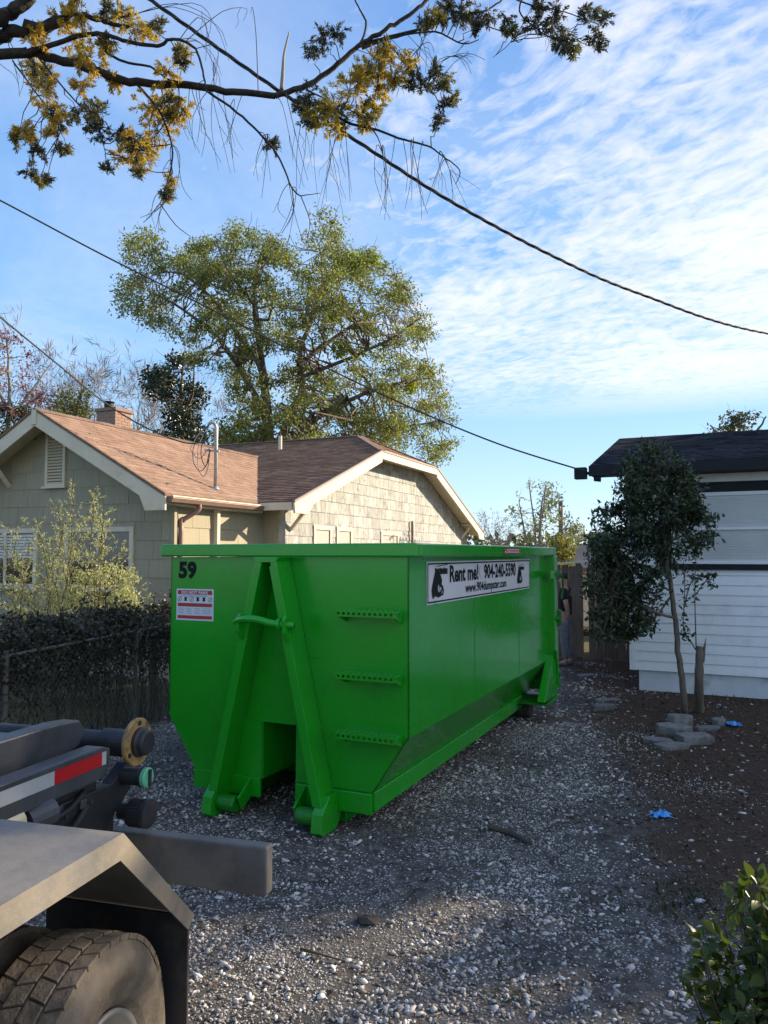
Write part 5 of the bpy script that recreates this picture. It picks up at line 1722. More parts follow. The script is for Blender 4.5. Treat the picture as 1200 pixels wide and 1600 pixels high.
# added evergreen row, unseen, right of the white house to shade the driveway
for i, (x, y, h, r) in enumerate(((16.0, 14.6, 10.0, 1.8), (16.3, 17.2, 10.2, 2.1), (16.0, 11.5, 6.0, 1.6), (16.0, 9.1, 5.8, 1.5), (17.6, 12.2, 9.8, 1.25))):
    o = empty('evergreen_tree', (x, y, 0))
    tag(o, ('dense dark evergreen added unseen as second of the shading row', 'tallest dense evergreen added unseen to end the shading row', 'shorter dense evergreen added unseen as third of the shading row', 'shortest dense evergreen added unseen at the near end of the shading row', 'thin bare-trunked evergreen added unseen behind the shading row to dapple the light')[i], 'tree', 'added shading row beside the white house')
    mb = MB()
    mb.tube([(0, 0, -0.05), (0.05, 0, h * 0.4), (0, 0, h * 0.9)], [0.2, 0.13, 0.03], 8)
    mb.build('trunk', M['bark'], o)
    cc = []
    for k in range(190 if i < 2 else 80 if i < 4 else 11):
        z = random.uniform(0.22, 0.97) * h if i < 4 else random.uniform(8.3, 9.9)
        rr = r * math.sqrt(max(0.08, 1 - ((z / h - 0.5) / 0.52) ** 2))
        t = random.uniform(0, 6.28)
        q = random.random() ** 0.5 * rr
        cc.append(ball((q * math.cos(t), q * math.sin(t), z), 0.55, 120, (1, 1, 0.8)))
    if i == 0:  # extra clumps thicken this crown to keep sun off the dumpster
        for k in range(40):
            cc.append(ball((random.uniform(-0.6, 0.6), random.uniform(-1.3, 0.6), random.uniform(6.3, 8.3)), 0.55, 120, (1, 1, 0.8)))
    leaves('crown', np.concatenate(cc), 0.24, 0.15, M['leaf_dark'], o, up=0.5)

# ------------------------------------------------------------------ cedar with the limb hanging over the picture
CY = 5.6
ced = empty('cedar_tree', (-6.6, 5.8, 0))
tag(ced, 'old cedar whose dark limb with golden and green sprays hangs overhead', 'tree')
co = np.array([-6.6, 5.8, 0])
limb = MB()
limb.tube(np.array([(-6.6, 5.8, -0.1), (-6.5, 5.75, 2.5), (-6.55, 5.8, 5.0), (-6.4, 5.8, 7.5), (-6.5, 5.7, 9.0)]) - co, [0.36, 0.30, 0.26, 0.16, 0.06], 12, cap=False)


def cl(pts, r0, r1, y0=CY, y1=CY, pre=None):
    W = [P(u, v, y0 + (y1 - y0) * i / max(1, len(pts) - 1)) for i, (u, v) in enumerate(pts)]
    if pre is not None:
        W = pre + W
    W = smooth_path(W, 5)
    W[1:-1] += rng.normal(size=(len(W) - 2, 3)) * r1 * 0.35
    limb.tube(W - co, np.linspace(r0, r1, len(W)), 8, cap=False)
    return W


att = []
Wm = cl([(-8, 88), (55, 84), (130, 103), (200, 127), (280, 131), (350, 141), (430, 150)], 0.042, 0.023, 5.5, 5.7, pre=[np.array([-6.5, 5.75, 5.2]), np.array([-4.6, 5.6, 5.75])])
att += list(Wm[8:])
for pts, r0, r1, y0, y1 in (
        ([(430, 150), (482, 132), (528, 100), (560, 72), (600, 48), (640, 24), (672, -6), (700, -40)], 0.023, 0.013, 5.7, 5.9),
        ([(-10, 62), (40, 47), (85, 36), (112, 14), (120, -20)], 0.05, 0.035, 5.5, 5.45),
        ([(-10, 42), (20, 20), (50, -5), (70, -30)], 0.05, 0.04, 5.4, 5.4),
        ([(110, 18), (150, 29), (178, 38), (202, 41)], 0.022, 0.012, 5.45, 5.5),
        ([(150, 29), (190, 28), (218, 20)], 0.010, 0.007, 5.5, 5.6),
        ([(20, 88), (70, 74), (120, 57), (160, 53), (200, 65), (245, 72), (266, 62), (290, 65), (308, 82), (318, 118), (322, 138)], 0.020, 0.006, 5.5, 5.3),
        ([(155, 60), (170, 85), (200, 98), (235, 105), (265, 125), (300, 131)], 0.012, 0.006, 5.5, 5.6),
        ([(215, 133), (248, 172), (268, 225), (266, 268), (250, 318)], 0.010, 0.004, 5.6, 5.4),
        ([(250, 318), (232, 340), (224, 348)], 0.004, 0.002, 5.4, 5.4),
        ([(250, 318), (275, 352), (298, 370)], 0.004, 0.002, 5.4, 5.35),
        ([(320, 140), (370, 175), (410, 213), (436, 246), (456, 293), (470, 306)], 0.010, 0.005, 5.6, 5.5),
        ([(456, 293), (458, 330), (440, 365)], 0.004, 0.002, 5.5, 5.5), ([(470, 306), (484, 345), (480, 370)], 0.004, 0.002, 5.5, 5.5),
        ([(470, 306), (500, 302)], 0.004, 0.002, 5.5, 5.5),
        ([(562, 72), (605, 58), (660, 44), (715, 24), (760, 16), (790, -5)], 0.014, 0.006, 5.8, 6.0),
        ([(560, 74), (572, 40), (560, 10), (548, -10)], 0.010, 0.005, 5.8, 5.9),
        ([(566, 76), (620, 57), (680, 50), (722, 68), (748, 62)], 0.010, 0.004, 5.8, 6.0),
        ([(722, 25), (760, 40), (800, 60), (770, 90)], 0.006, 0.002, 5.9, 6.0),
        ([(820, -12), (812, 18), (835, 42), (870, 62), (900, 45)], 0.008, 0.003, 6.0, 6.1),
        ([(790, -8), (830, 8), (880, 18), (940, 40)], 0.007, 0.003, 6.0, 6.1),
        ([(505, 160), (540, 190), (590, 203), (630, 218), (668, 228), (692, 244), (718, 266), (712, 288)], 0.012, 0.003, 5.7, 5.6),
        ([(590, 60), (592, 110), (586, 150), (578, 185)], 0.008, 0.004, 5.8, 5.8),
        ([(600, 55), (640, 110), (680, 150), (690, 190)], 0.006, 0.003, 5.8, 5.8),
        ([(478, 140), (520, 160), (560, 180), (590, 215), (600, 250)], 0.007, 0.003, 5.7, 5.6),
        ([(20, 95), (45, 130), (80, 175), (105, 205)], 0.007, 0.003, 5.5, 5.4),
        ([(60, 90), (110, 150), (150, 190), (165, 240)], 0.007, 0.003, 5.5, 5.6)):
    W = cl(pts, r0, r1, y0, y1)
    att += list(W[2:])
att = np.array(att)
# fine hanging twigs
for (u, v, dx, dy, k) in ((340, 60, 10, 90, 4), (300, 150, 20, 100, 7), (350, 150, 10, 110, 6), (240, 160, 10, 60, 4), (470, 170, 10, 120, 5), (520, 200, 15, 130, 6), (640, 225, 10, 110, 5), (690, 245, 20, 90, 6), (600, 220, 5, 120, 5),
                          (330, 0, 40, 90, 4), (380, 0, 20, 30, 2), (420, 210, -10, 90, 4), (460, 300, -10, 70, 4), (270, 240, 15, 80, 5), (720, 70, 30, 40, 6), (590, 75, 40, 50, 4), (660, 60, 20, 60, 5), (620, 60, 40, 80, 5), (10, 100, 20, 50, 3), (250, 315, -10, 50, 4), (700, 20, 40, 30, 5), (850, 40, 40, 30, 5)):
    for i in range(k):
        a = P(u + random.uniform(-25, 25), v + random.uniform(-12, 12), CY + random.uniform(-.15, .15))
        b = P(u + dx * random.uniform(-0.6, 1.6) + random.uniform(-14, 14), v + dy * random.uniform(0.5, 1.15), CY + random.uniform(-.3, .3))
        j = att[np.argmin(np.linalg.norm(att - a, axis=1))]
        pth = smooth_path([j, a * 0.6 + j * 0.4, (a + b) / 2 + rng.normal(size=3) * 0.02, b + rng.normal(size=3) * 0.02], 3)
        limb.tube(pth - co, np.linspace(0.0035, 0.0014, len(pth)), 4, cap=False)
        if random.random() < 0.7:
            q = pth[len(pth) // 2]
            e = q + (b - a) * 0.4 + rng.normal(size=3) * 0.06
            limb.tube(wob(q, e, 4, 0.01) - co, np.linspace(0.0022, 0.0011, 4), 3, cap=False)
lo = limb.build('trunk', M['bark_dark'], ced, smooth=True)
stub = MB()
stub.tube(smooth_path([P(440, 140, 5.7), P(442, 112, 5.7), P(444, 84, 5.72), P(452, 50, 5.74)], 4) - co, np.linspace(0.017, 0.006, 13), 8)
stub.build('broken_stub', M['bark_grey'], ced, smooth=True)
gold = [(60, 108, 24), (74, 140, 22), (80, 172, 20), (86, 203, 16), (38, 203, 12), (116, 62, 24), (140, 92, 22), (128, 25, 20), (182, 22, 20), (215, 47, 18), (236, 52, 14), (262, 112, 20), (284, 86, 14), (236, 168, 26), (262, 158, 22), (246, 203, 26),
        (216, 226, 22), (192, 246, 16), (222, 256, 12), (266, 284, 11), (258, 310, 6), (130, 130, 14), (160, 75, 16), (100, 30, 18), (60, 60, 16), (270, 190, 16), (285, 170, 14), (230, 240, 14), (200, 215, 12),
        (545, 142, 24), (520, 168, 24), (500, 196, 14), (574, 102, 20), (600, 106, 20), (617, 122, 13), (592, 140, 18), (586, 170, 13), (565, 180, 13), (640, 95, 11), (560, 128, 18), (495, 172, 16), (530, 205, 10), (604, 80, 10), (570, 195, 8), (180, 130, 10)]
dark = [(30, 214, 14), (62, 235, 12), (48, 268, 12), (74, 279, 8), (110, 215, 13), (120, 178, 14), (152, 176, 16), (156, 208, 14), (160, 235, 14), (95, 232, 8), (505, 62, 18), (530, 52, 13), (490, 82, 11), (660, 130, 18), (680, 112, 11), (692, 135, 9), (640, 184, 9), (686, 190, 12),
        (696, 166, 8), (425, 229, 11), (740, 88, 8), (720, 22, 16), (760, 22, 18), (790, 32, 14), (810, 42, 12), (835, 37, 14), (860, 47, 16), (880, 62, 15), (905, 52, 14), (930, 56, 13), (946, 30, 11), (870, 22, 13), (770, 7, 14), (700, 12, 14), (840, 6, 11), (912, 22, 9), (680, 22, 13), (660, 40, 9),
        (480, 150, 14), (465, 165, 10), (672, 170, 10), (480, 190, 9), (690, 30, 9), (745, 40, 8), (735, 55, 9), (895, 75, 9), (940, 68, 8), (640, 130, 10), (180, 258, 8), (140, 195, 9)]
twg = MB()


def sprays(lst, name, mat):
    cs, ds = [], []
    for (u, v, r) in lst:
        c = P(u, v, CY + random.uniform(-0.25, 0.25))
        j = att[np.argmin(np.linalg.norm(att - c, axis=1))]
        twg.tube(wob(j, c, 5, 0.015) - co, np.linspace(0.0045, 0.002, 5), 4, cap=False)
        rr = r * CY / F * 1.15
        m = int(4 + r * 1.1)
        for k in range(m):                                   # small fans on short twiglets
            e = ball(c, rr, 1, (1, 1, 1), 0.45)[0]
            dv = e - c + rng.normal(size=3) * 0.02 + np.array([0, 0, -0.012])
            dv /= np.linalg.norm(dv)
            twg.tube([c - co, (c + e) / 2 + rng.normal(size=3) * 0.006 - co, e - co], [0.0018, 0.0014, 0.001], 3, cap=False)
            nn = 30
            t = rng.random((nn, 1))
            cs.append(e + dv * (t - 0.5) * 0.05 + rng.normal(size=(nn, 3)) * 0.006)
            ds.append(np.repeat(dv[None], nn, 0) + rng.normal(size=(nn, 3)) * 0.35)
    return leaves(name, np.concatenate(cs) - co, 0.034, 0.0085, mat, ced, dirs=np.concatenate(ds), fold=0.1)


M['needle_olive'] = leafmat('needle_olive', (0.14, 0.115, 0.035), (0.28, 0.22, 0.07), (0.12, 0.12, 0.06), 0.35)
rs = random.Random(5)
jit_ = lambda q, f: [(u + rs.uniform(-14, 14), v + rs.uniform(-12, 12), r * f) for (u, v, r) in q]
sprays(gold, 'golden_spray', M['needle_gold'])
sprays(jit_(gold[::2], 0.7) + jit_(dark[::3], 0.8), 'olive_spray', M['needle_olive'])
sprays([d for k, d in enumerate(dark) if k % 4] + jit_(gold[::4], 0.5), 'green_spray', M['needle_dark'])
twg.build('twigs', M['bark_dark'], ced)['kind'] = 'stuff'

# ------------------------------------------------------------------ overhead cables
def cable(name, label, pts, r, mat, twist=False):
    W = smooth_path(pts, 10)
    mb = MB()
    if not twist:
        mb.tube(W, r, 6)
    else:
        d = np.gradient(W, axis=0)
        d /= np.linalg.norm(d, axis=1)[:, None]
        dense = []
        for i in range(len(W) - 1):
            for t in np.linspace(0, 1, 8, endpoint=False):
                dense.append(W[i] * (1 - t) + W[i + 1] * t)
        dense = np.array(dense)
        s = np.concatenate([[0], np.cumsum(np.linalg.norm(np.diff(dense, axis=0), axis=1))])
        dd = np.gradient(dense, axis=0)
        dd /= np.linalg.norm(dd, axis=1)[:, None]
        n1 = np.cross(dd, [0, 0, 1.0])
        n1 /= np.linalg.norm(n1, axis=1)[:, None]
        n2 = np.cross(n1, dd)
        for ph in (0, 2.094, 4.189):
            a = s * 2 * math.pi / 0.9 + ph
            mb.tube(dense + (n1 * np.cos(a)[:, None] + n2 * np.sin(a)[:, None]) * r * 0.75, r * 0.62, 5)
    o = mb.build(name, mat, None, smooth=True)
    tag(o, label, 'cable')
    return o


PL = np.array([-6.2, 9.2, 0.0])
PR = np.array([15.5, 20.5, 0.0])
cable('power_cable', 'thick twisted black cable sagging across the sky under the cedar limb',
      [PL + [0.0, 0.0, 11.2], P(20, -152, 9.3), P(235, 0, 9.4), P(430, 138, 9.6), P(560, 222, 10.0), P(700, 312, 10.8), P(860, 398, 12.0), P(1000, 459, 13.4), P(1200, 521, 15.6), PR + [-0.2, 0, 7.6]], 0.02, M['cable'], True)
cable('service_cable', 'thin cable crossing the big tree down to the corner of the white house',
      [PL + [0.05, 0, 7.2], P(0, 313, 10.2), P(160, 398, 11.0), P(337, 487, 11.6), P(480, 560, 11.5), P(640, 636, 11.4), P(780, 694, 11.4), P(913, 736, 11.4)], 0.012, M['cable'])
cable('service_drop', 'drooping cable running past the chimney to the roof mast',
      [PL + [0.05, 0, 6.2], P(0, 495, 10.8), P(95, 573, 12.0), P(165, 630, 13.0), P(228, 668, 13.3), P(290, 692, 13.6), P(326, 688, 13.85)], 0.013, M['cable'])
for (nm, q, h) in (('left', PL, 11.6), ('right', PR, 8.4)):
    o = empty('utility_pole', q)
    tag(o, 'wooden utility pole carrying the cables beyond the ' + ('bungalow gable' if nm == 'left' else 'back of the white house'), 'pole')
    MB().tube([(0, 0, -0.1), (0, 0, h)], [0.17, 0.12], 12).build('shaft', M['pole_wood'], o, smooth=True)
    MB().box(-1.0, 1.0, -0.06, 0.06, h - 0.5, h - 0.38).build('crossarm', M['pole_wood'], o)

# ------------------------------------------------------------------ wire fence, hedge and shrubs of the left garden
wf_a, wf_b = np.array([-4.05, 2.2]), np.array([-2.15, 12.3])
wdir = (wf_b - wf_a) / np.linalg.norm(wf_b - wf_a)
WL = np.linalg.norm(wf_b - wf_a)
wang = math.atan2(wdir[1], wdir[0])
wfence = empty('wire_fence', (wf_a[0], wf_a[1], 0), wang)
tag(wfence, 'low chain-link fence overgrown with dark hedge left of the dumpster', 'fence')
M['wire_dark'] = pmat('wire_dark', (0.10, 0.095, 0.09), (0.16, 0.15, 0.14), 9, 0.7)
FH = 1.22
for x in np.arange(0.0, WL + 0.1, 2.2):
    MB().tube([(x, 0, -0.05), (x, 0, FH + 0.05)], 0.024, 8).build('post', M['wire_dark'], wfence)
MB().tube([(0, 0, FH), (WL, 0, FH)], 0.016, 8).build('top_rail', M['wire_dark'], wfence)
wm = MB()
sp = 0.075
hsh = FH - 0.05
for k in range(int((WL + hsh) / sp)):
    x = k * sp - hsh
    for s in (1, -1):
        xa, xb = (x, x + hsh) if s == 1 else (x + hsh, x)
        wm.beam((xa, 0.004 * s, 0.04), (xb, 0.004 * s, FH), 0.0026, 0.0026, (0, 1, 0))
wmo = wm.build('wire_mesh', M['wire_dark'], wfence)
wmo['kind'] = 'stuff'


def wpt(x, y, z):
    return np.stack([wf_a[0] + wdir[0] * x - wdir[1] * y, wf_a[1] + wdir[1] * x + wdir[0] * y, z + 0 * x], 1)


hedge = empty('hedge', (wf_a[0], wf_a[1], 0))
tag(hedge, 'dark unkempt hedge growing along and through the chain-link fence', 'hedge')
ho = np.array([wf_a[0], wf_a[1], 0])
n = 46000
hx = rng.uniform(1.0, WL + 1.2, n)
hy = rng.normal(0.30, 0.22, n)
topz = 1.20 + 0.22 * vnoise(hx * 1.8, hx * 0 + 2) + 0.16 * vnoise(hx * 5, hx * 0 + 9)
hz = topz - np.abs(rng.normal(0, 0.36, n))
kp = (hz > 0.05) & (rng.random(n) < np.clip((hz - 0.40) * 2.0, 0.10, 1))
hc = wpt(hx[kp], hy[kp], hz[kp])
# uneven shoots above the hedge
for k in range(90):
    x = random.uniform(1.0, WL + 1)
    p0 = wpt(np.array([x]), np.array([random.gauss(0.3, 0.15)]), np.array([1.15]))[0]
    p1 = p0 + np.array([random.gauss(0, 0.12), random.gauss(0, 0.1), random.uniform(0.2, 0.55)])
    t = rng.random((26, 1))
    hc = np.concatenate([hc, p0 + (p1 - p0) * t + rng.normal(size=(26, 3)) * 0.018])
hs = MB()
for k in range(170):
    x = random.uniform(1.0, WL + 1)
    y = random.gauss(0.28, 0.15)
    p0 = wpt(np.array([x]), np.array([y]), np.array([-0.03]))[0]
    p1 = wpt(np.array([x + random.gauss(0, 0.2)]), np.array([y + random.gauss(0, 0.15)]), np.array([random.uniform(0.9, 1.5)]))[0]
    hs.tube(wob(p0, p1, 5, 0.04) - ho, np.linspace(0.010, 0.003, 5), 4, cap=False)
leaves('foliage', hc - ho, 0.055, 0.032, M['leaf_hedge'], hedge, up=0.3)
hs.build('stems', M['twig'], hedge)

# feathery sunlit shrub in front of the house
sb = empty('feathery_shrub', (P(110, 960, 10.6)[0], 10.6, 0))
tag(sb, 'feathery pale yellow-green shrub catching the sun before the bungalow windows', 'shrub')
so_ = np.array(sb.location)
sm, lc, ld = MB(), [], []
tgt = [(140, 758), (118, 765), (80, 790), (158, 790), (60, 830), (100, 820), (150, 810), (20, 870), (5, 900), (40, 850), (90, 850), (130, 850), (165, 830), (190, 890), (210, 915), (225, 930), (170, 900), (60, 890), (30, 920), (150, 880), (110, 880), (200, 935), (80, 930), (15, 945), (-10, 880), (-20, 920), (180, 940),
       (-30, 900), (25, 815), (8, 845), (140, 790), (125, 800), (70, 865), (185, 860), (45, 815)]
for (u, v) in tgt:
    e = P(u + random.uniform(-12, 12), v + random.uniform(-10, 10), 10.6 + random.uniform(-0.7, 0.5))
    b0 = np.array([so_[0] + random.gauss(0, 0.25), 10.6 + random.gauss(0, 0.2), 0.0])
    mid = b0 * 0.5 + e * 0.5 + np.array([random.gauss(0, 0.08), 0, 0.12])
    pth = smooth_path([b0, mid, e], 8)
    sm.tube(pth - so_, np.linspace(0.011, 0.003, len(pth)), 4, cap=False)
    for i in range(5, len(pth) - 1):
        d = pth[i + 1] - pth[i]
        d /= np.linalg.norm(d)
        for q in range(3):
            sd_ = d * 0.6 + rng.normal(size=3) * 0.55
            sd_ /= np.linalg.norm(sd_)
            L = random.uniform(0.12, 0.34)
            tp = pth[i] + sd_ * L
            sm.tube([pth[i] - so_, tp - so_], [0.003, 0.0015], 3, cap=False)
            m = int(L / 0.012)
            t = rng.random((m, 1))
            lc.append(pth[i] + (tp - pth[i]) * t)
            ld.append(np.repeat(sd_[None], m, 0) + rng.normal(size=(m, 3)) * 0.6)
sm.build('stems', M['twig'], sb)
leaves('foliage', np.concatenate(lc) - so_, 0.042, 0.012, M['leaf_shrub'], sb, dirs=np.concatenate(ld))
# small bushes and sword-leaf plant
px_tree('low_bush', 'rounded yellow-green bush in the garden beside the sword-leaf plant',
        [L_([(165, 1000), (165, 960), (165, 930)], 0.02, 0.01)], [(110, 905), (140, 885), (180, 880), (215, 905), (220, 960), (110, 960)], 10.2, 0.35, 55, 0.10, 45, 0.05, M['leaf_shrub'], 'twig', 'bush', rmin=0.004, twr=0.006)
yu = empty('sword_leaf_plant', (P(238, 960, 10.0)[0], 10.0, 0))
tag(yu, 'dark sword-leaved plant in the garden next to the left side of the dumpster', 'plant')
MB().tube([(0, 0, 0), (0.02, 0, 0.5), (0.0, 0, 0.95)], [0.05, 0.045, 0.04], 8).build('stem', M['bark'], yu)
yl = MB()
for k in range(46):
    t = random.uniform(0, 6.28)
    el = random.uniform(0.25, 1.45)
    L = random.uniform(0.35, 0.6)
    d = np.array([math.cos(t) * math.cos(el), math.sin(t) * math.cos(el), math.sin(el)])
    s = np.cross(d, [0, 0, 1.0])
    s /= np.linalg.norm(s)
    b0 = np.array([0, 0, random.uniform(0.85, 1.0)])
    m_ = b0 + d * L * 0.5
    e = b0 + d * L + np.array([0, 0, -0.05])
    yl.add([b0 - s * 0.012, b0 + s * 0.012, m_ + s * 0.016, e, m_ - s * 0.016], [(0, 1, 2, 4), (4, 2, 3)])
yl.build('sword_leaves', M['leaf_dark'], yu)

# lawn and litter in the left garden
n = 16000
gx = rng.uniform(-7.5, -1.8, n)
gy = rng.uniform(5.0, 13.5, n)
kp = gx < 0.17 * gy - 4.55
c = np.stack([gx[kp], gy[kp], np.zeros(kp.sum())], 1)
ga = leaves('lawn', c, 0.07, 0.012, M['grass'], dirs=np.repeat([[0, 0, 1.0]], len(c), 0) * 1.2)
tag(ga, 'thin winter lawn with dry blades behind the chain-link fence', 'grass', kind='stuff')
n = 9000
gx = rng.uniform(0.6, 7.0, n)
gy = rng.uniform(4.2, 14.5, n)
mfac_ = (gx - 0.18 * gy + 1.0 * (vnoise(gx * 1.3, gy * 1.3) - 0.5) > 0.7)
c = np.stack([gx, gy, np.full(n, 0.006)], 1)[mfac_]
ml = leaves('leaf_litter', c, 0.055, 0.026, M['dry_leaf'], dirs=np.stack([rng.normal(size=len(c)), rng.normal(size=len(c)), 0.25 * np.abs(rng.normal(size=len(c)))], 1), up=3.0)
tag(ml, 'dark mulch and fallen leaves around the small tree', 'mulch', kind='stuff')
n = 500
p_ = np.stack([rng.uniform(-2.0, 3.0, n), rng.uniform(2.4, 11, n), np.full(n, 0.014)], 1)
p_ = p_[(np.abs(p_[:, 0]) < 0.55 * p_[:, 1])]
dl = leaves('fallen_leaves', p_, 0.05, 0.028, M['dry_leaf'], dirs=np.stack([rng.normal(size=len(p_)), rng.normal(size=len(p_)), 0.2 * np.abs(rng.normal(size=len(p_)))], 1), up=3.0)
tag(dl, 'few dry brown leaves scattered over the gravel', 'leaves', kind='stuff')
# low weeds by the near bush and along the drive
wc = []
for (u, v, r, m) in ((1085, 1400, 0.34, 240), (1050, 1420, 0.25, 110), (790, 1560, 0.16, 40), (820, 1500, 0.2, 30), (930, 1420, 0.3, 40), (640, 1300, 0.25, 20), (300, 1400, 0.2, 20)):
    p = G(u, v)
    q = ball((p[0], p[1], 0), r, m, (1, 1, 0.0), 0.6)
    wc.append(q)
wc = np.concatenate(wc)
wd_ = leaves('weeds', wc, 0.032, 0.013, M['leaf_weed'], dirs=np.repeat([[0, 0, 0.4]], len(wc), 0))
tag(wd_, 'sparse low weeds sprouting through the gravel', 'weeds', kind='stuff')

# ------------------------------------------------------------------ small tree in front of the white house
TY = 9.95
st_, _ = px_tree('small_tree', 'small glossy-leaved tree with leaning trunk before the white house',
        [L_([(1069, 1105), (1066, 1060), (1058, 1000), (1050, 940), (1042, 880), (1036, 830), (1033, 780), (1028, 740)], 0.047, 0.015),
         L_([(1040, 870), (1010, 800), (990, 760)], 0.022, 0.008, 0.3), L_([(1054, 965), (1020, 955), (985, 940), (950, 930)], 0.02, 0.008, -0.2),
         L_([(1046, 900), (1000, 880), (950, 860)], 0.02, 0.008, 0.3), L_([(1036, 820), (1065, 790), (1085, 770)], 0.018, 0.007, -0.2), L_([(1050, 930), (1010, 985), (975, 1000)], 0.016, 0.006, 0.2),
         L_([(1040, 850), (1075, 835), (1100, 840)], 0.014, 0.006, 0.2)],
        [(985, 720), (1010, 697), (1040, 694), (1062, 722), (1080, 740), (1092, 780), (1112, 815), (1110, 850), (1085, 868), (1050, 860), (1030, 900), (1022, 960), (1000, 1005), (960, 1012), (930, 985), (918, 930), (922, 860), (935, 810), (960, 780)],
        TY, 0.5, 330, 0.14, 48, 0.085, M['leaf_small_tree'], 'bark', rmin=0.006, twr=0.008, lw=0.42, gaps=[(1058, 840, 16), (1010, 880, 12), (985, 860, 8)], base=(G(1069, 1113)[0], G(1069, 1113)[1], 0))
sp_ = empty('stump', G(1092, 1112))
tag(sp_, 'broken stump with leafy shoots close beside the small leaning tree', 'stump')
spo = np.array(sp_.location)
s1 = MB()
s1.tube(smooth_path([(0, 0, -0.05), P(1092, 1070, TY - 0.05) - spo, P(1093, 1030, TY - 0.05) - spo, P(1094, 1010, TY - 0.05) - spo], 4), np.linspace(0.062, 0.042, 13) * (1 + rng.normal(size=13) * 0.07), 10)
s1.tube([P(1098, 1035, TY - 0.06) - spo, P(1101, 1010, TY - 0.07) - spo, P(1103, 997, TY - 0.07) - spo], [0.022, 0.014, 0.003], 6)
s1.build('trunk', M['bark'], sp_, smooth=True)
sh_ = MB()
lcs, lds = [], []
for pts in ([(1090, 1020), (1078, 1000), (1068, 985), (1069, 940), (1070, 890), (1062, 860)], [(1088, 1015), (1086, 950), (1086, 900), (1088, 860)], [(1069, 950), (1080, 910), (1100, 900), (1115, 915)], [(1086, 930), (1105, 905), (1112, 895)], [(1070, 900), (1060, 880), (1055, 890)]):
    W = smooth_path([P(u, v, TY - 0.05) for u, v in pts], 5)
    sh_.tube(W - spo, np.linspace(0.009, 0.003, len(W)), 5, cap=False)
    for w_ in W[6:]:
        m = 5
        lcs.append(w_ + rng.normal(size=(m, 3)) * 0.025)
sh_.build('shoots', M['twig'], sp_)
leaves('shoot_leaves', np.concatenate(lcs) - spo, 0.085, 0.034, M['leaf_small_tree'], sp_, up=0.4)

# ------------------------------------------------------------------ paving stones round the tree
M['paver'] = pmat('paver_concrete', (0.13, 0.13, 0.125), (0.26, 0.255, 0.245), 7, 0.95, 0.8, 25, dirt=(0.06, 0.05, 0.04), dirtscale=5, dirtlo=0.45, dirthi=0.7, objrand=0.2)


def paver(u, v, wd, dp, ht, rz, label, z=0.0, tilt=(0, 0), seed=0, irregular=0.12):
    p = G(u, v)
    rg = random.Random(seed)
    n_ = 7 if irregular > 0.1 else 4
    if n_ == 4:
        poly = [(-wd / 2, -dp / 2), (wd / 2, -dp / 2), (wd / 2, dp / 2), (-wd / 2, dp / 2)]
    else:
        poly = []
        for k in range(n_):
            t = 2 * math.pi * (k + rg.uniform(-0.3, 0.3)) / n_
            poly.append((wd / 2 * math.cos(t) * rg.uniform(0.85, 1.1), dp / 2 * math.sin(t) * rg.uniform(0.85, 1.1)))
    o = MB().prism(poly, 'z', -0.01, ht).build('paving_stone', M['paver'], None, 0.012)
    o.location = (p[0], p[1], z - ht * 0.25)
    o.rotation_euler = (tilt[0], tilt[1], rz)
    tag(o, label, 'stone', 'paving stones around the small tree')


paver(1085, 1160, 0.36, 0.22, 0.12, 0.1, 'pale squared block at the front of the stones by the stump', seed=1, irregular=0)
paver(1052, 1146, 0.42, 0.30, 0.13, -0.2, 'thick grey slab leaning on others below the leaning trunk', tilt=(0.03, 0.05), seed=2)
paver(1050, 1168, 0.42, 0.24, 0.055, 0.2, 'flat thin slab lying foremost below the leaning trunk', seed=3)
paver(1028, 1160, 0.38, 0.24, 0.055, -0.3, 'flat slab at the driveway side of the stone ring', seed=4)
paver(1062, 1133, 0.36, 0.26, 0.17, 0.5, 'dark slab standing highest behind the thick grey slab', tilt=(-0.05, 0.1), seed=5)
paver(1105, 1140, 0.34, 0.2, 0.05, 0.1, 'small flat stone with dirt between stump and blue scrap', seed=6)
paver(1122, 1132, 0.22, 0.18, 0.10, 0.9, 'rough lump of stone next to the blue scrap', seed=7)
paver(943, 1108, 0.34, 0.22, 0.085, 0.4, 'loose grey rock beside the driveway left of the stone ring', seed=8)
paver(950, 1095, 0.34, 0.12, 0.04, 0.1, 'narrow flat paver half buried behind the loose grey rock', seed=9, irregular=0)
paver(915, 1056, 0.40, 0.24, 0.03, 0.3, 'pale flat stone on the drive before the plank fence', seed=10)

# blue litter
M['blue_plastic'] = pmat('blue_plastic', (0.05, 0.30, 0.72), (0.09, 0.40, 0.85), 18, 0.45, 0.3, 30)
def litter(u, v, w_, label, seed):
    p = G(u, v)
    rg = np.random.default_rng(seed)
    nx_, ny_ = 9, 7
    V, Fc = [], []
    for j in range(ny_):
        for i in range(nx_):
            x, y = (i / (nx_ - 1) - 0.5), (j / (ny_ - 1) - 0.5)
            edge_ = 1 + 0.25 * math.sin(5 * math.atan2(y, x) + seed)
            V.append((x * w_ * edge_ + rg.normal() * w_ * 0.02, y * w_ * 0.7 * edge_ + rg.normal() * w_ * 0.02, 0.012 + abs(rg.normal()) * w_ * 0.10 + w_ * 0.22 * math.exp(-8 * (x * x + y * y)) ))
    for j in range(ny_ - 1):
        for i in range(nx_ - 1):
            Fc.append((j * nx_ + i, j * nx_ + i + 1, (j + 1) * nx_ + i + 1, (j + 1) * nx_ + i))
    o = MB().add(V, Fc).build('litter', M['blue_plastic'], None)
    o.location = (p[0], p[1], 0)
    o.rotation_euler = (0, 0, seed)
    s_ = o.modifiers.new('s', 'SOLIDIFY')
    s_.thickness = 0.003
    tag(o, label, 'litter')
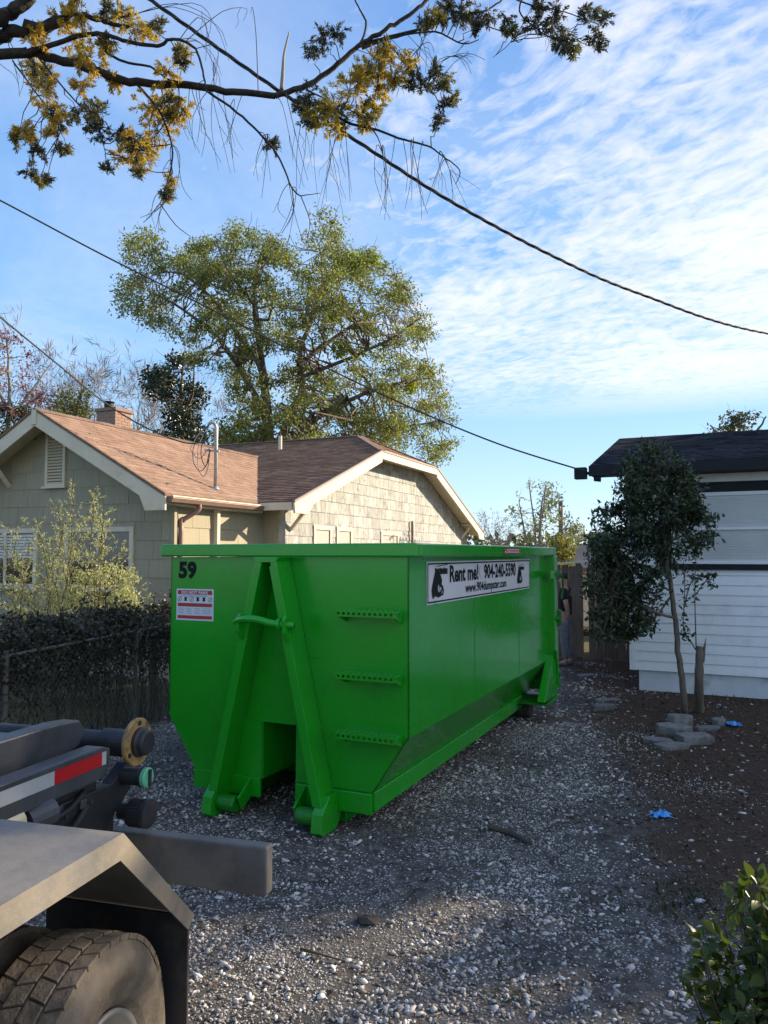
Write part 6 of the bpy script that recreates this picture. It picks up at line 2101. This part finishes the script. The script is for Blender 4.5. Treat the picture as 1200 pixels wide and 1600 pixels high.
litter(1033, 1277, 0.145, 'crumpled blue plastic glove lying on the gravel edge', 3)
litter(1145, 1135, 0.17, 'small blue scrap lying on the soil behind the paving stones', 5)
# stick and dark clod
o = MB().tube([G(470, 1482, 0.012), G(505, 1492, 0.02), G(540, 1502, 0.012)], [0.007, 0.006, 0.004], 6).build('stick', M['twig'])
tag(o, 'thin dark stick lying on the gravel before the truck bumper', 'stick')
o = MB().tube([G(765, 1292, 0.02), G(800, 1302, 0.02), G(830, 1318, 0.018)], [0.02, 0.022, 0.014], 7).build('stick', M['twig'])
tag(o, 'short rotten branch pressed into the gravel right of the dumpster', 'stick')
V0, F0 = ico()
cd = MB().add([tuple(v * np.array([0.075, 0.055, 0.03]) * random.uniform(0.8, 1.2)) for v in V0], [tuple(f) for f in F0]).build('clod', M['rust_rubber'])
p = G(574, 1441)
cd.location = (p[0], p[1], 0.012)
tag(cd, 'dark clod of earth lying on the gravel', 'clod')

# ------------------------------------------------------------------ near bush at the lower right
NB = np.array([1.32, 2.45, 0])
nbo = empty('near_bush', NB)
tag(nbo, 'leafy green bush with broad leaves close by at the driveway edge', 'bush')
nm, lv_c, lv_d = MB(), [], []
for k in range(150):
    t = random.uniform(0, 6.28)
    lean = random.uniform(0.03, 0.36)
    hgt = random.uniform(0.40, 1.08)
    if math.cos(t) * lean < -0.22:
        hgt *= 0.8
    e = np.array([math.cos(t) * lean, math.sin(t) * lean, hgt])
    b0 = np.array([random.gauss(0, 0.08), random.gauss(0, 0.08), 0])
    pth = smooth_path([b0, b0 * 0.6 + e * 0.4 + rng.normal(size=3) * 0.03, e * np.array([0.8, 0.8, 0.75]), e], 5)
    nm.tube(pth, np.linspace(0.007, 0.002, len(pth)), 5, cap=False)
    for i in range(5, len(pth)):
        for q in range(3):
            dv = rng.normal(size=3) * 0.8 + np.array([0, 0, 0.15])
            dv /= np.linalg.norm(dv)
            lv_c.append(pth[i] + dv * 0.015)
            lv_d.append(dv)
nm.build('stems', M['twig'], nbo)
lm = MB()
for c, d in zip(lv_c, lv_d):
    s = np.cross(d, rng.normal(size=3) * 0.5 + np.array([0, 0, 1.0]))
    s /= np.linalg.norm(s) + 1e-9
    u_ = np.cross(s, d)
    L = random.uniform(0.028, 0.075)
    W_ = L * random.uniform(0.24, 0.30)
    pts = [c]
    for (a, b, h) in ((0.25, 0.8, 0.10), (0.5, 1.0, 0.12), (0.75, 0.65, 0.05)):
        pts.append(c + d * L * a + s * W_ * b + u_ * L * h)
    pts.append(c + d * L - u_ * L * 0.08)
    for (a, b, h) in ((0.75, 0.65, 0.05), (0.5, 1.0, 0.12), (0.25, 0.8, 0.10)):
        pts.append(c + d * L * a - s * W_ * b + u_ * L * h)
    ms = [c + d * L * a for a in (0.25, 0.5, 0.75)]
    o_ = pts + ms
    lm.add(o_, [(0, 1, 8), (1, 2, 9, 8), (2, 3, 10, 9), (3, 4, 10), (0, 8, 7), (8, 9, 6, 7), (9, 10, 5, 6), (10, 4, 5)])
lm.build('foliage', M['leaf_bush'], nbo, smooth=True)

# ------------------------------------------------------------------ person behind the dumpster
M['skin'] = pmat('skin', (0.42, 0.24, 0.17), (0.48, 0.28, 0.20), 8, 0.6)
M['black_cloth'] = pmat('black_cloth', (0.010, 0.010, 0.012), (0.02, 0.02, 0.022), 20, 0.9)
M['grey_cloth'] = pmat('grey_cloth', (0.14, 0.14, 0.155), (0.22, 0.22, 0.24), 12, 0.9, 0.3, 30)
M['hair'] = pmat('hair', (0.03, 0.02, 0.015), (0.05, 0.035, 0.025), 30, 0.7)
M['shoe'] = pmat('shoe', (0.16, 0.12, 0.10), (0.22, 0.17, 0.14), 12, 0.8)


def skin(name, verts, edges, radii, mat, parent, root=0, sub=2):
    me = bpy.data.meshes.new(name)
    me.from_pydata(verts, edges, [])
    o = bpy.data.objects.new(name, me)
    col.objects.link(o)
    o.parent = parent
    sm_ = o.modifiers.new('skin', 'SKIN')
    sm_.use_smooth_shade = True
    if not me.skin_vertices:
        pass
    for i, r in enumerate(radii):
        sv = me.skin_vertices[0].data[i]
        sv.radius = (r, r) if np.isscalar(r) else r
        sv.use_root = (i == root)
    ss = o.modifiers.new('sub', 'SUBSURF')
    ss.levels = ss.render_levels = sub
    me.materials.append(mat)
    return o


pp = G(872, 1040)
person = empty('person', (pp[0] + 0.14, pp[1], 0), R(-25))
tag(person, 'person in black t-shirt and grey trousers standing behind the dumpster', 'person')
# local: x right, y away from camera; the person faces left (-x)
bv = [(0, 0, 0.95), (0, 0, 1.15), (0.0, 0, 1.38), (-0.005, 0, 1.48), (-0.02, 0, 1.57), (-0.03, 0, 1.66),
      (0.01, -0.16, 1.40), (0.07, -0.20, 1.16), (0.09, -0.14, 0.97), (0.06, -0.10, 0.89),
      (0.0, 0.17, 1.40), (-0.05, 0.22, 1.16), (-0.12, 0.2, 1.0), (-0.15, 0.18, 0.92),
      (0.0, -0.09, 0.90), (-0.01, -0.10, 0.50), (0.03, -0.10, 0.09), (-0.10, -0.11, 0.045),
      (0.0, 0.09, 0.90), (0.04, 0.10, 0.50), (0.09, 0.11, 0.09), (-0.03, 0.12, 0.045)]
be = [(0, 1), (1, 2), (2, 3), (3, 4), (4, 5), (2, 6), (6, 7), (7, 8), (8, 9), (2, 10), (10, 11), (11, 12), (12, 13), (0, 14), (14, 15), (15, 16), (16, 17), (0, 18), (18, 19), (19, 20), (20, 21)]
br = [(0.13, 0.15), (0.125, 0.14), (0.12, 0.15), 0.055, 0.085, 0.08, 0.06, 0.046, 0.034, 0.032, 0.06, 0.046, 0.034, 0.032, 0.088, 0.06, 0.04, 0.035, 0.088, 0.06, 0.04, 0.035]
pb = skin('body', bv, be, br, M['skin'], person)
skin('t_shirt', [(0, 0, 0.93), (0, 0, 1.15), (0.0, 0, 1.39), (0, 0, 1.45), (0.01, -0.165, 1.405), (0.05, -0.19, 1.22), (0.0, 0.175, 1.405), (-0.03, 0.20, 1.22)],
     [(0, 1), (1, 2), (2, 3), (2, 4), (4, 5), (2, 6), (6, 7)], [(0.15, 0.17), (0.145, 0.16), (0.14, 0.17), 0.075, 0.08, 0.07, 0.08, 0.07], M['black_cloth'], person, 1)
skin('trousers', [(0, 0, 0.98), (0, 0, 0.90), (0.0, -0.09, 0.86), (-0.01, -0.10, 0.50), (0.03, -0.10, 0.12), (0.0, 0.09, 0.86), (0.04, 0.10, 0.50), (0.09, 0.11, 0.12)],
     [(0, 1), (1, 2), (2, 3), (3, 4), (1, 5), (5, 6), (6, 7)], [(0.14, 0.155), (0.135, 0.15), 0.10, 0.078, 0.062, 0.10, 0.078, 0.062], M['grey_cloth'], person, 1)
skin('hair', [(0.0, 0, 1.60), (0.0, 0, 1.70), (-0.05, 0, 1.73)], [(0, 1), (1, 2)], [0.082, 0.09, 0.07], M['hair'], person, 0)
for (x, y) in ((0.03, -0.10), (0.09, 0.11)):
    skin('shoe', [(x + 0.04, y, 0.05), (x - 0.05, y, 0.05), (x - 0.16, y - 0.01, 0.04)], [(0, 1), (1, 2)], [0.05, 0.048, 0.042], M['shoe'], person, 0)
for s in (-1, 1):
    MB().lathe([(-0.01, 0.012), (0.01, 0.012)], (-0.118, s * 0.032, 1.615), 'x', 8).build('eye', M['black_trim'], person)
    MB().lathe([(-0.015, 0.03), (0.015, 0.03)], (-0.005, s * 0.085, 1.605), 'y', 10).build('ear', M['skin'], person)
MB().add([(-0.10, -0.015, 1.57), (-0.10, 0.015, 1.57), (-0.14, 0, 1.575), (-0.105, 0, 1.625)], [(0, 1, 2), (0, 2, 3), (1, 3, 2)]).build('nose', M['skin'], person)
MB().box(-0.112, -0.09, -0.022, 0.022, 1.535, 1.545).build('mouth', M['red_vinyl'], person)
# fingers of the hand resting at the pocket
for k in range(4):
    skin('finger', [(0.055 - k * 0.018, -0.105, 0.885), (0.05 - k * 0.018, -0.115, 0.855 - 0.005 * (k % 2)), (0.035 - k * 0.018, -0.11, 0.83)], [(0, 1), (1, 2)], [0.011, 0.01, 0.008], M['skin'], person, 0, 1)
skin('thumb', [(0.03, -0.12, 0.91), (0.01, -0.13, 0.885), (0.0, -0.128, 0.865)], [(0, 1), (1, 2)], [0.012, 0.011, 0.009], M['skin'], person, 0, 1)
